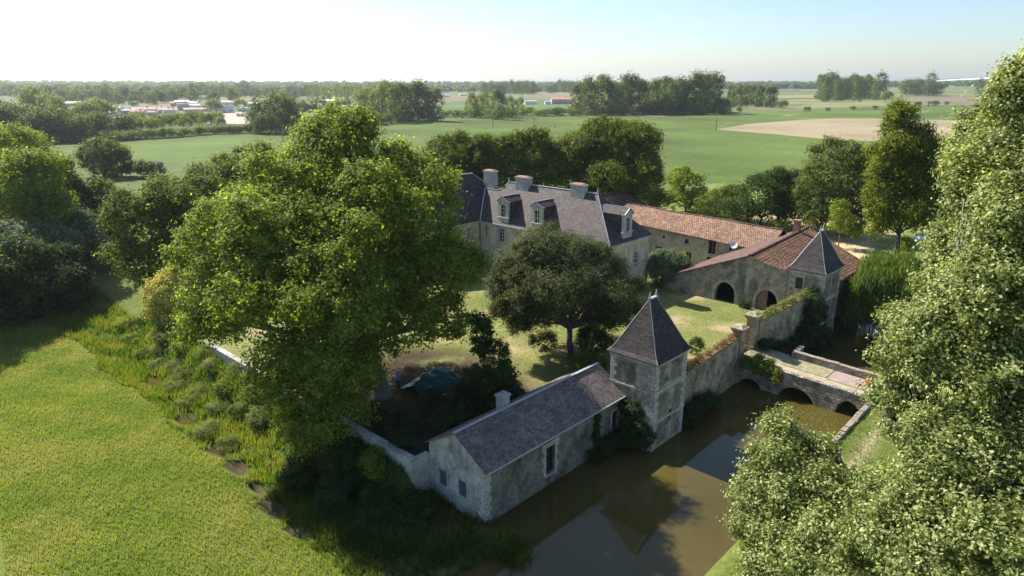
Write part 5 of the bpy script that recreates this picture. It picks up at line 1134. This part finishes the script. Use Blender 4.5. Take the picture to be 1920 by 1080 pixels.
# poplar belt behind the green field
row('poplar', 1075, 1200, 216, 217, 64, 68, 14, 'tall poplars in the belt behind the green field', 'poplar_tree', 1.0, jy=4)
row('poplar', 1200, 1345, 216, 214, 60, 74, 20, 'tall poplars in the belt behind the green field', 'poplar_tree', 1.1, jy=5)
far_tree('column', 1168, 214, 73, 'tall poplars in the belt behind the green field', 'poplar_tree', 1.7)
row('bush', 1070, 1365, 218, 215, 13, 15, 24, 'dark undergrowth bushes at the foot of the poplar belt', 'hedge_bush', 1.2, 'bush', 1)
row('roundlight', 1210, 1270, 217, 216, 40, 46, 4, 'pale trees before the poplar belt', 'leafy_tree', 1.0)
row('poplarlight', 672, 730, 228, 226, 62, 64, 6, 'pale poplars at the left end of the field grove', 'poplar_tree', 1.1, jy=4)
row('poplar', 725, 822, 231, 230, 68, 66, 10, 'dark poplars of the field grove', 'poplar_tree', 1.2, jy=6)
row('poplarlight', 872, 925, 222, 222, 44, 46, 5, 'small pale poplars beside the pasture', 'poplar_tree', 1.0, jy=3)
far_tree('poplar', 932, 224, 56, 'dark single poplars beside the pasture', 'poplar_tree', 1.5); far_tree('poplar', 940, 221, 46, 'dark single poplars beside the pasture', 'poplar_tree', 1.3)
row('poplarlight', 950, 980, 222, 221, 40, 38, 3, 'slim pale poplars right of the dark single ones', 'poplar_tree', 1.0)
row('poplar', 1362, 1452, 203, 203, 34, 36, 20, 'square block of planted poplars', 'poplar_tree', .9, jy=6)
row('poplar', 1532, 1645, 192, 190, 42, 32, 24, 'large planted poplar wood on the plain', 'poplar_tree', 1.0, jy=8)
row('poplar', 1536, 1640, 186, 184, 36, 30, 10, 'large planted poplar wood on the plain', 'poplar_tree', 1.0, jy=5)
for px, pb, hh in ((1646, 189, 50), (1742, 178, 38), (1835, 179, 28), (1553, 178, 42)): far_tree('column', px, pb, hh, 'single dark columnar poplars on the plain', 'columnar_poplar', 1.5)
row('round', 1695, 1760, 181, 180, 27, 24, 8, 'dark grove on the plain at the right', 'leafy_tree', 1.0, jy=4)
row('roundlight', 1655, 1668, 191, 190, 15, 14, 2, 'pale bushes beside the large poplar wood', 'bush', 1.0, 'bush')
for (px, pb, hh) in ((1468, 203, 15), (1513, 210, 10), (1552, 209, 7), (1385, 210, 9), (1695, 201, 11), (1720, 200, 9), (1750, 199, 10), (1675, 203, 8), (1598, 206, 7), (1640, 205, 7), (1775, 197, 6), (1850, 178, 5)):
    far_tree('bush', px, pb, hh, 'scattered bushes along the field boundary', 'bush', 1.1, cat='bush')
far_tree('poplar', 1740, 200, 9, 'scattered bushes along the field boundary', 'bush', 1, cat='bush')
row('round', 1335, 1365, 214, 212, 28, 20, 4, 'dark low trees right of the poplar belt', 'leafy_tree', 1.0)
row('bush', 830, 1068, 222, 218, 13, 16, 26, 'scrub hedge between pasture and green field', 'hedge_bush', 1.2, 'bush', 3, ('bush', 'bushlight'))
# far woods on the plain (centre)
row('round', 905, 965, 178, 178, 22, 22, 9, 'dark square wood beyond the pasture', 'wood_tree', .8, jy=3)
row('round', 965, 1005, 178, 177, 24, 23, 6, 'dark square wood beyond the pasture', 'wood_tree', .8, jy=3)
row('round', 1028, 1078, 176, 174, 18, 22, 8, 'grove left of the tall poplar belt', 'wood_tree', .8, jy=3)
# clump left of the grove
for px, pb, hh, kd in ((478, 250, 44, 'round'), (500, 250, 62, 'roundwood'), (522, 248, 76, 'roundwood'), (545, 246, 62, 'roundwood'), (510, 252, 40, 'round'), (558, 246, 40, 'round'), (490, 252, 38, 'round'), (535, 250, 42, 'roundwood')):
    far_tree(kd, px, pb, hh, 'tall trees of the clump at the field corner', 'leafy_tree', .8)
row('bushlight', 560, 700, 244, 232, 22, 24, 14, 'pale scrub along the left field edge', 'hedge_bush', 1.2, 'bush', 3)
row('bush', 690, 725, 236, 234, 20, 20, 4, 'dark bushes at the foot of the field grove', 'hedge_bush', 1.2, 'bush')
row('bush', 395, 475, 252, 250, 14, 16, 12, 'clipped hedge along the village side of the field', 'hedge_bush', 1.0, 'bush', 1)
row('bush', 170, 395, 268, 254, 18, 15, 26, 'hedge bushes at the left field edge', 'hedge_bush', 1.1, 'bush', 3, ('bush', 'bushlight'))
row('roundlight', 235, 420, 255, 244, 30, 26, 20, 'pale trees behind the left field hedge', 'leafy_tree', .9, jy=8)
row('round', 100, 245, 272, 262, 46, 34, 16, 'dark trees at the far left of the field', 'leafy_tree', .9, 'tree', 8, ('round', 'roundwood'))
row('roundwood', -10, 100, 268, 268, 62, 52, 10, 'bright trees behind the wood at the left edge', 'leafy_tree', .9, 'tree', 8)
row('roundlight', 60, 120, 228, 226, 46, 44, 4, 'tall loose trees left of the village', 'leafy_tree', .8, 'tree', 6)
row('roundlight', 150, 205, 236, 230, 34, 38, 5, 'broad pale trees beside the village lot', 'leafy_tree', 1.0, 'tree', 5)
# trees in and behind the village
row('round', -5, 470, 199, 199, 20, 22, 40, 'trees among the village houses', 'village_tree', .9, 'tree', 22, ('round', 'roundwood', 'round', 'roundlight'))
row('round', 80, 330, 196, 194, 24, 20, 26, 'dark tree belt behind the village', 'village_tree', 1.0, 'tree', 8, ('round', 'roundwood'))
row('round', 300, 700, 188, 184, 20, 18, 40, 'tree belt behind the village', 'village_tree', 1.0, 'tree', 8, ('round', 'roundwood', 'round', 'poplarlight'))
row('poplarlight', 575, 740, 192, 186, 24, 24, 26, 'yellow green poplar plantation behind the village', 'plantation_tree', .9, 'tree', 8)
row('poplarlight', 600, 745, 176, 172, 16, 16, 22, 'farther yellow green plantation', 'plantation_tree', 1.0, 'tree', 4)
row('round', 555, 660, 214, 208, 18, 20, 9, 'garden trees round the pink roofed houses', 'village_tree', 1.0, 'tree', 6)
for px, pb, hh in ((362, 190, 34), (400, 182, 22), (745, 180, 26)): far_tree('column', px, pb, hh, 'dark spires of single trees above the village', 'columnar_tree', 1.2)
far_tree('roundlight', 452, 208, 22, 'broad yellow trees in the village', 'village_tree', 1.3); far_tree('roundlight', 400, 212, 24, 'broad yellow trees in the village', 'village_tree', 1.3)

# far woods that read as one mass
def wood(name, label, strips, seed, m):
    rs = np.random.RandomState(seed); Q = []; T = []
    for (x0, x1, yb, hpx, n) in strips:
        for i in range(n):
            px = rs.uniform(x0, x1); yy = yb + rs.uniform(-1.2, 1.2); p = ground_pt(px, yy); D = np.linalg.norm(p - CC); h = hpx * D / FPX * rs.uniform(.7, 1.15)
            k = 46; d = unit(rs.normal(size=(k, 3))); d[:, 2] = np.abs(d[:, 2]); r = h * .75
            pos = p + np.array([0, 0, h * .3]) + d * np.array([r, r, h * .7]) * rs.uniform(.7, 1, (k, 1))
            Q.append(leaf_quads(pos, unit(d + rs.normal(size=(k, 3)) * .4), h * .55, rs, .9)); T.append(np.clip(.45 + rs.normal(0, .2) + rs.normal(0, .15, k), 0, 1))
    return tag(addmesh(name, quadmesh(name, np.concatenate(Q), np.concatenate(T), m)), label, 'woodland', kind='stuff')
wood('distant_woods', 'blue green woods reaching to the horizon on the left', [(-40, 700, 178, 10, 420), (-40, 640, 171, 9, 380), (-40, 760, 165, 7, 380), (-40, 900, 161, 5.5, 420), (560, 1000, 168, 8, 200), (820, 1080, 172, 7, 150)], 1, LM['far'])
wood('distant_woods', 'thin blue green woods along the right horizon', [(-40, 1980, 158.5, 5, 800), (860, 1980, 161, 5, 420), (1350, 1560, 166, 8, 200), (1000, 1400, 165, 6, 200), (1560, 1700, 163, 6, 90), (1700, 1960, 162, 4, 90)], 2, LM['far'])
# white crop covers on the slope at the right horizon
M_fleece = plain('white_fleece', (.75, .77, .82), .7, 0, .04, .02)
pa = [(1742, 160.5), (1990, 158.5), (1990, 162.6), (1800, 163.2), (1742, 162.6)]
def drape(name, quad, m, nx=14, ny=5, lift=.5):
    X = np.zeros((nx, ny)); Y = X.copy(); Z = X.copy()
    for i in range(nx):
        for j in range(ny):
            f, g = i / (nx - 1), j / (ny - 1); a = np.array(quad[0]) * (1 - f) + np.array(quad[1]) * f; b_ = np.array(quad[3]) * (1 - f) + np.array(quad[2]) * f
            q_ = a * (1 - g) + b_ * g; p = CC + ray(q_[0], 155) * q_[1]; X[i, j], Y[i, j] = p[0], p[1]; Z[i, j] = H1(p[0], p[1]) + lift
    return addmesh(name, gridmesh(name, X, Y, Z), m)
tag(drape('crop_cover', [(1742, 2900), (2010, 2150), (2010, 3500), (1742, 3150)], M_fleece, 24, 8, 2.0), kind='structure')

# ---- village houses
M_ht = [plain('pink_roof', (.52, .36, .30), .8, 0, .2, .3), plain('pale_roof', (.66, .60, .56), .7, 0, .15, .3), plain('dark_roof', (.08, .08, .095), .6, 0, .2, .3), plain('red_roof', (.45, .22, .15), .8, 0, .2, .3), plain('sheet_roof', (.50, .55, .60), .4, .2, .1, .3)]
M_hw = [plain('white_wall', (.8, .78, .74), .9, 0, .1, .3), plain('buff_wall', (.48, .41, .33), .9, 0, .15, .3), plain('grey_wall', (.38, .37, .36), .9, 0, .1, .3)]
def house(px, pyb, wpx, hpx, roof, wall, label, dpx=None, rot=0.0, pitch=.35, name='village_house', cat='house'):
    p = ground_pt(px, pyb); k = np.linalg.norm(p - CC) / FPX; w_ = wpx * k; h = hpx * k * .66; w_ *= 1.1; d = (dpx or wpx * .6) * k; r = (d / 2) * pitch
    az = math.atan2(p[1], p[0]) - math.pi / 2 + rot
    root = empty(name, p, az, label, cat, 'village and farm buildings'); m = MB(); x, y = w_ / 2, d / 2
    m.wall((0, -y, 0), EX, -EY, -x, x, -1, h, (), .3); m.wall((0, y, 0), EX, EY, -x, x, -1, h, (), .3)
    for sx, n_ in ((-x, -EX), (x, EX)): m.wall((sx, 0, 0), EY, n_, -y + .3, y - .3, -1, lambda q: h + r * (1 - abs(q) / y), (), .3, brk=(0,))
    m.build('wall', wall, root); m = MB(); e = .5
    m.slab([(-x - e, -y - e, h - e * pitch + .05), (x + e, -y - e, h - e * pitch + .05), (x + e, 0, h + r + .05), (-x - e, 0, h + r + .05)], .2); m.slab([(-x - e, y + e, h - e * pitch + .05), (x + e, y + e, h - e * pitch + .05), (x + e, 0, h + r + .05), (-x - e, 0, h + r + .05)], .2)
    rf = m.build('roof', roof, root)
    if wpx > 12 and name == 'village_house':
        MB().box(x * .4, x * .4 + .8, -.4, .4, h + r * .5, h + r + 1.0).build('chimney', M_brick, rf)
        n_ = max(2, int(w_ / 4.5))
        for i in range(n_):
            c = -x + (i + .5) * w_ / n_; f = MB(); f.box(c - .65, c + .65, -y - .06, -y - .003, 1.0, min(2.3, h - .3)); wf = f.build('window', M_white, root); f = MB(); f.box(c - .5, c + .5, -y - .08, -y - .062, 1.15, min(2.15, h - .45)); f.build('pane', M_glass, wf)
    return root
H_ = [(122, 201, 48, 9, 4, 2, 'long pale grey sheet roofed shed in front of the dark wood on the left', 14), (92, 197, 22, 6, 4, 2, 'smaller grey sheet roofed shed at the left end of the long one', 10),
      (115, 222, 26, 10, 1, 0, 'pale low house at the left edge of the village above the empty lot', 12), (140, 221, 20, 9, 0, 1, 'pinkish roofed low house right of the pale one above the empty lot', 12),
      (207, 224, 22, 17, 1, 0, 'white walled house with pale roof left of the village centre', 14), (230, 233, 18, 15, 4, 0, 'small white house lowest in the village beside the hedge trees', 12),
      (268, 214, 30, 12, 0, 0, 'wide white house with pink roof in the village', 16), (290, 213, 16, 9, 0, 1, 'small pink roofed annex right of the wide pink roofed house', 10),
      (310, 212, 22, 9, 3, 1, 'low house with reddish roof left of the dark chalet', 12), (343, 207, 16, 15, 2, 1, 'steep dark roofed chalet in the village middle', 14), (372, 213, 40, 11, 0, 1, 'long buff hall with flat looking roof beside the pale yard', 14),
      (368, 203, 18, 8, 1, 2, 'grey roofed barn behind the long buff hall', 10), (418, 211, 30, 15, 2, 0, 'white house with wide dark roof right of the long buff hall', 16), (382, 187, 14, 8, 3, 0, 'small house with red roof high among the village trees', 8),
      (283, 192, 14, 8, 1, 0, 'small white house among the trees behind the village', 8), (250, 196, 12, 6, 1, 0, 'tiny pale house half hidden behind the big dark trees', 8),
      (585, 209, 30, 16, 0, 1, 'larger house with pink roof right of the tree clump', 18), (612, 196, 28, 10, 1, 0, 'pale roofed house behind the larger pink roofed one', 12), (632, 203, 20, 12, 0, 2, 'middle house with dull pink roof between two pale roofed ones', 12), (650, 207, 20, 11, 1, 0, 'white house with pale roof at the left end of the poplar grove', 12),
      (994, 196, 20, 9, 4, 0, 'white farm shed beyond the pasture', 8), (1027, 196, 10, 8, 4, 0, 'small bright farm outbuilding left of the red roof', 6), (1052, 195, 34, 13, 3, 1, 'red roofed farmhouse beside the tall poplar belt', 20),
      (835, 182, 14, 5, 4, 0, 'leftmost tiny white building on the plain beyond the grove', 6), (868, 180, 12, 5, 4, 0, 'rightmost tiny white building on the plain beyond the grove', 6), (455, 207, 16, 6, 4, 0, 'low white shed at the right end of the village beside yellow trees', 6)]
for (px, pb, wp_, hp, rf, wl, lb, dp) in H_:
    house(px, pb, wp_, hp, M_ht[rf], M_hw[wl], lb, dp, rot=frs.uniform(-.35, .35), name='farm_shed' if 'shed' in lb or 'barn' in lb else 'village_house', cat='shed' if 'shed' in lb or 'barn' in lb else 'house')

hr = random.Random(44)
for i in range(22):
    px_ = 172 + i * 14.5 + hr.uniform(-5, 5); py_ = hr.choice([200, 205, 210, 215, 219]) + hr.uniform(-1, 1); k_ = hr.choice([0, 0, 1, 1, 3, 4])
    o_h = house(px_, py_, hr.uniform(11, 20), hr.uniform(8, 12), M_ht[k_], M_hw[hr.choice([0, 0, 1])], 'x', 10, rot=hr.uniform(-.6, .6)); o_h['group'] = 'small pale houses scattered among the village trees'
# ---- utility poles with wires
M_pole = plain('pole_wood', (.13, .12, .11), .9)
PO = [(531, 268, 33, 'utility pole in the green field above the left linden row'), (1001, 250, 27, 'utility pole in the green field behind the manor'), (924, 238, 15, 'farther utility pole near the small pale poplars'), (1342, 246, 33, 'utility pole at the left tip of the bare field'), (1653, 223, 18, 'utility pole at the far edge of the bare field behind the conifer')]
tops = []
for px, pb, hp, lb in PO:
    p = ground_pt(px, pb); k = np.linalg.norm(p - CC) / FPX; h = hp * k; r = empty('utility_pole', p, 0, lb, 'pole', 'utility poles'); m = MB(); m.tube([(0, 0, -.3), (0, 0, h)], [.2, .13], 8); m.build('pole', M_pole, r)
    MB().box(-.9, .9, -.06, .06, h - .6, h - .45).build('crossarm', M_pole, r); tops.append(Vector(p) + Vector((0, 0, h - .35)))
def wire(a, b, label, name='overhead_wire'):
    m = MB(); pts = [a.lerp(b, i / 12) - Vector((0, 0, 4 * 1.3 * (i / 12) * (1 - i / 12))) for i in range(13)]; m.tube(pts, [.02] * 13, 4); tag(m.build(name, M_pole), label, 'wire', 'overhead wires')
wire(tops[0], tops[1], 'thin wire sagging across the field from the left pole to the manor pole'); wire(tops[1], tops[3], 'thin wire crossing the field from the manor pole to the bare field pole')
wire(Vector(G(0, 262, 9.)), tops[0], 'thin wire running from the left picture edge to the left pole')

# ---- small things in the court and on the bridge
M_tarp = plain('green_tarpaulin', (.012, .075, .055), .35, 0, .3, 3)
tp = empty('tarpaulin_cover', UV(-7.6, 18.0, 0), TH, 'dark green tarpaulin draped to a peak under the edge of the plane tree', 'tarpaulin')
rs = np.random.RandomState(3); nx = 22; X, Y = np.meshgrid(np.linspace(-2.4, 2.4, nx), np.linspace(-1.7, 1.7, nx), indexing='ij')
rid = np.maximum(0, 1 - np.abs(Y) / 1.7) * np.clip(1.5 - np.abs(X) / 2.1, 0, 1); Z = 1.5 * np.maximum(rid, 0) ** .8 + .07 * np.sin(X * 5 + Y * 3) + .05 * np.sin(Y * 9); Z = np.maximum(Z, .02)
addmesh('sheet', gridmesh('sheet', X, Y, Z), M_tarp, tp); MB().bar((-2.1, 0, 1.0), (2.1, 0, 1.0), .07).build('ridge_pole', M_darkwood, tp)
# traffic cone
M_orange = plain('orange_plastic', (.75, .13, .04), .5, 0, .08)
cn_ = empty('traffic_cone', UV(21.0, -9.8, dz(-9.8) + .04), 0, 'orange red traffic cone on the reddish slab of the bridge', 'traffic cone')
MB().box(-.26, .26, -.26, .26, 0, .05).build('base', M_orange, cn_); MB().tube([(0, 0, .05), (0, 0, .35), (0, 0, .72), (0, 0, .88)], [.2, .14, .06, .045], 14).build('body', M_orange, cn_)
MB().tube([(0, 0, .4), (0, 0, .56)], [.134, .1], 14, False).build('band', M_white, cn_)
# white garden chairs by the manor door
def chair(u, v, rz, lb):
    r = empty('garden_chair', UV(u, v, 0), TH + rz, lb, 'chair', 'garden chairs by the manor'); m = MB(); m.box(-.25, .25, -.25, .25, .42, .46); m.build('seat', M_white, r)
    m = MB(); [m.bar((a, .25, .47), (a, .34, .98), .05, .03) for a in (-.22, -.11, 0, .11, .22)]; m.bar((-.25, .345, 1.0), (.25, .345, 1.0), .05); m.build('backrest', M_white, r)
    for a in (-.22, .22):
        for b_ in (-.22, .22): MB().bar((a, b_, 0), (a, b_, .419), .045).build('leg', M_white, r)
chair(21.6, 42.0, 2.2, 'white garden chair nearest the wing beside the manor wall'); chair(21.9, 41.0, -.6, 'white garden chair on the manor door side of its pair')
# parked car glimpsed beyond the conifer
def car(px, py, lb):
    p = ground_pt(px, py); r = empty('parked_car', p, .35, lb, 'car'); Lc, Wc = 2.1, .86
    prof_ = [(-Lc, .35), (-Lc, .75), (-Lc + .5, .92), (-1.15, .98), (-.55, 1.42), (.75, 1.45), (1.5, 1.05), (Lc, .95), (Lc, .35)]
    m = MB()
    for (a, b_) in zip(prof_, prof_[1:]): m.face([(a[0], -Wc, a[1]), (b_[0], -Wc, b_[1]), (b_[0], Wc, b_[1]), (a[0], Wc, a[1])][::-1])
    m.face([(a[0], -Wc, a[1]) for a in prof_][::-1]); m.face([(a[0], Wc, a[1]) for a in prof_]); m.face([(-Lc, -Wc, .35), (-Lc, Wc, .35), (Lc, Wc, .35), (Lc, -Wc, .35)]); m.build('body', M_white, r)
    for s_ in (-1, 1):
        g = MB(); y = s_ * (Wc + .006); y2 = s_ * (Wc + .002); g.face([(-1.0, y, 1.0), (1.35, y, 1.06), (.7, y, 1.38), (-.5, y, 1.36)]); g.build('side_window', M_glass, r)
        for x in (-1.3, 1.3): MB().tube([(x, s_ * .68, .32), (x, s_ * .9, .32)], [.32, .32], 16).build('wheel', M_dark, r)
    g = MB(); g.face([(-1.12, -.7, 1.0), (-.58, -.68, 1.4), (-.58, .68, 1.4), (-1.12, .7, 1.0)]); g.build('windscreen', M_glass, r)
car(1732, 454, 'white car parked on the far lawn right of the conifer trunks')
# drying frame behind the service range
df = empty('swing_frame', ground_pt(1490, 410), .2, 'thin pale metal frame standing in the garden behind the service range', 'frame')
m = MB(); m.bar((-1.6, 0, 2.3), (1.6, 0, 2.3), .09); m.build('top_bar', M_chim, df)
for a in (-1.2, 1.2): MB().bar((a, 0, -.1), (a, 0, 2.25), .08).build('leg', M_chim, df)

# ---- person in blue standing under the plane tree
def person(loc, rz, lb):
    root = empty('person', loc, rz, lb, 'person')
    J = {'pel': (0, 0, .95, .135), 'wai': (0, .01, 1.1, .125), 'che': (0, .01, 1.32, .155), 'nec': (0, .0, 1.5, .062), 'hed': (0, -.015, 1.60, .085), 'top': (0, -.01, 1.70, .075),
         'hl': (-.095, 0, .90, .095), 'kl': (-.11, -.02, .5, .062), 'al': (-.115, .02, .09, .042), 'tl': (-.13, -.13, .04, .035),
         'hr': (.095, 0, .90, .095), 'kr': (.12, -.04, .5, .062), 'ar': (.13, .0, .09, .042), 'tr': (.15, -.15, .04, .035),
         'sl': (-.19, .01, 1.42, .06), 'el': (-.25, .03, 1.14, .045), 'wl': (-.22, -.14, .94, .03), 'ml': (-.215, -.19, .88, .034),
         'sr': (.19, .01, 1.42, .06), 'er': (.27, -.02, 1.14, .045), 'wr': (.2, -.25, 1.16, .03), 'mr': (.185, -.31, 1.18, .034)}
    for s_, sg in (('l', -1), ('r', 1)):
        mx, my, mz, _ = J['m' + s_]
        for i in range(4): J['f%d' % i + s_] = (mx + (i - 1.5) * .02, my - .075 - .012 * (i in (1, 2)), mz - (.05 if s_ == 'l' else -.0), .0095)
        J['th' + s_] = (mx - sg * .05, my - .04, mz - .01, .011)
    E = [('pel', 'wai'), ('wai', 'che'), ('che', 'nec'), ('nec', 'hed'), ('hed', 'top'), ('pel', 'hl'), ('hl', 'kl'), ('kl', 'al'), ('al', 'tl'), ('pel', 'hr'), ('hr', 'kr'), ('kr', 'ar'), ('ar', 'tr'), ('che', 'sl'), ('sl', 'el'), ('el', 'wl'), ('wl', 'ml'), ('che', 'sr'), ('sr', 'er'), ('er', 'wr'), ('wr', 'mr')]
    E += [('m' + s_, 'f%d' % i + s_) for s_ in 'lr' for i in range(4)] + [('m' + s_, 'th' + s_) for s_ in 'lr']
    ks = list(J); me = bpy.data.meshes.new('body'); me.from_pydata([J[k][:3] for k in ks], [(ks.index(a), ks.index(b_)) for a, b_ in E], [])
    o = addmesh('body', me, None, root); sk = o.modifiers.new('skin', 'SKIN'); 
    for i, k in enumerate(ks): me.skin_vertices[0].data[i].radius = (J[k][3], J[k][3])
    me.skin_vertices[0].data[0].use_root = True
    o.modifiers.new('sub', 'SUBSURF').levels = 2; o.modifiers['sub'].render_levels = 2
    m_, t_, b_ = newmat('skin_and_clothes'); g = N(t_, 'ShaderNodeSeparateXYZ'); t_.links.new(coords(t_), g.inputs[0])
    cr = ramp(t_, g.outputs[2], [(0, (.03, .025, .02)), (.055, (.02, .03, .07)), (.56, (.10, .20, .48)), (.86, (.45, .30, .23))]); 
    mr_ = N(t_, 'ShaderNodeMapRange'); mr_.inputs['From Max'].default_value = 1.72; t_.links.new(g.outputs[2], mr_.inputs['Value']); t_.links.new(mr_.outputs[0], cr.node.inputs[0]); cr.node.color_ramp.interpolation = 'CONSTANT'
    t_.links.new(cr, b_.inputs['Base Color']); b_.inputs['Roughness'].default_value = .8; o.data.materials.append(m_)
    h = MB(); R3 = [(1.655, .098), (1.70, .099), (1.745, .075), (1.77, .02)]
    h.tube([(0, .012, z) for z, r in R3], [r for z, r in R3], 14); h.build('hair', M_darkwood, root, True)
    f = MB(); f.tube([(0, -.1, 1.6), (0, -.125, 1.585)], [.016, .012], 6); f.build('nose', M_skin, root, True)
    return root
M_skin = plain('skin', (.45, .30, .23), .6, 0, .05)
person(UV(-10.3, 19.6, 0), -.6, 'person in a blue shirt and dark trousers standing in the shade under the plane tree')

# ---- haze
hb = MB(); hz = 7100; hb.box(-hz, hz, -400, hz, -8, 95); haze = hb.build('haze', None); tag(haze, kind='stuff')
hm = bpy.data.materials.new('haze'); hm.use_nodes = True; ht = hm.node_tree; ht.nodes.clear(); ho = ht.nodes.new('ShaderNodeOutputMaterial'); pv = ht.nodes.new('ShaderNodeVolumePrincipled')
pv.inputs['Color'].default_value = (.84, .92, 1, 1); pv.inputs['Density'].default_value = .00009; pv.inputs['Anisotropy'].default_value = .45; ht.links.new(pv.outputs[0], ho.inputs['Volume']); haze.data.materials.append(hm)

# ---- labels for repeats: placed from left to right
ORD = ['first', 'second', 'third', 'fourth', 'fifth', 'sixth', 'seventh', 'eighth', 'ninth', 'tenth', 'eleventh', 'twelfth', 'thirteenth', 'fourteenth', 'fifteenth', 'sixteenth', 'seventeenth', 'eighteenth', 'nineteenth']
TENS = ['', '', 'twenty', 'thirty', 'forty', 'fifty', 'sixty', 'seventy']
def ordinal(i):
    if i < 19: return ORD[i]
    t_, r_ = divmod(i + 1, 10); return (TENS[t_][:-1] + 'ieth') if r_ == 0 else TENS[t_] + '-' + ORD[r_ - 1]
bpy.context.view_layer.update(); gg = {}
for o in bpy.data.objects:
    if o.parent is None and o.get('label') == 'x': gg.setdefault(o['group'], []).append(o)
for g, os_ in gg.items():
    os_.sort(key=lambda o: proj(o.matrix_world.translation)[0]); n = len(os_)
    for i, o in enumerate(os_):
        w1 = 'leftmost' if i == 0 else 'rightmost' if i == n - 1 else ordinal(i) + ' from the left'
        o['label'] = w1 + ' of the ' + g
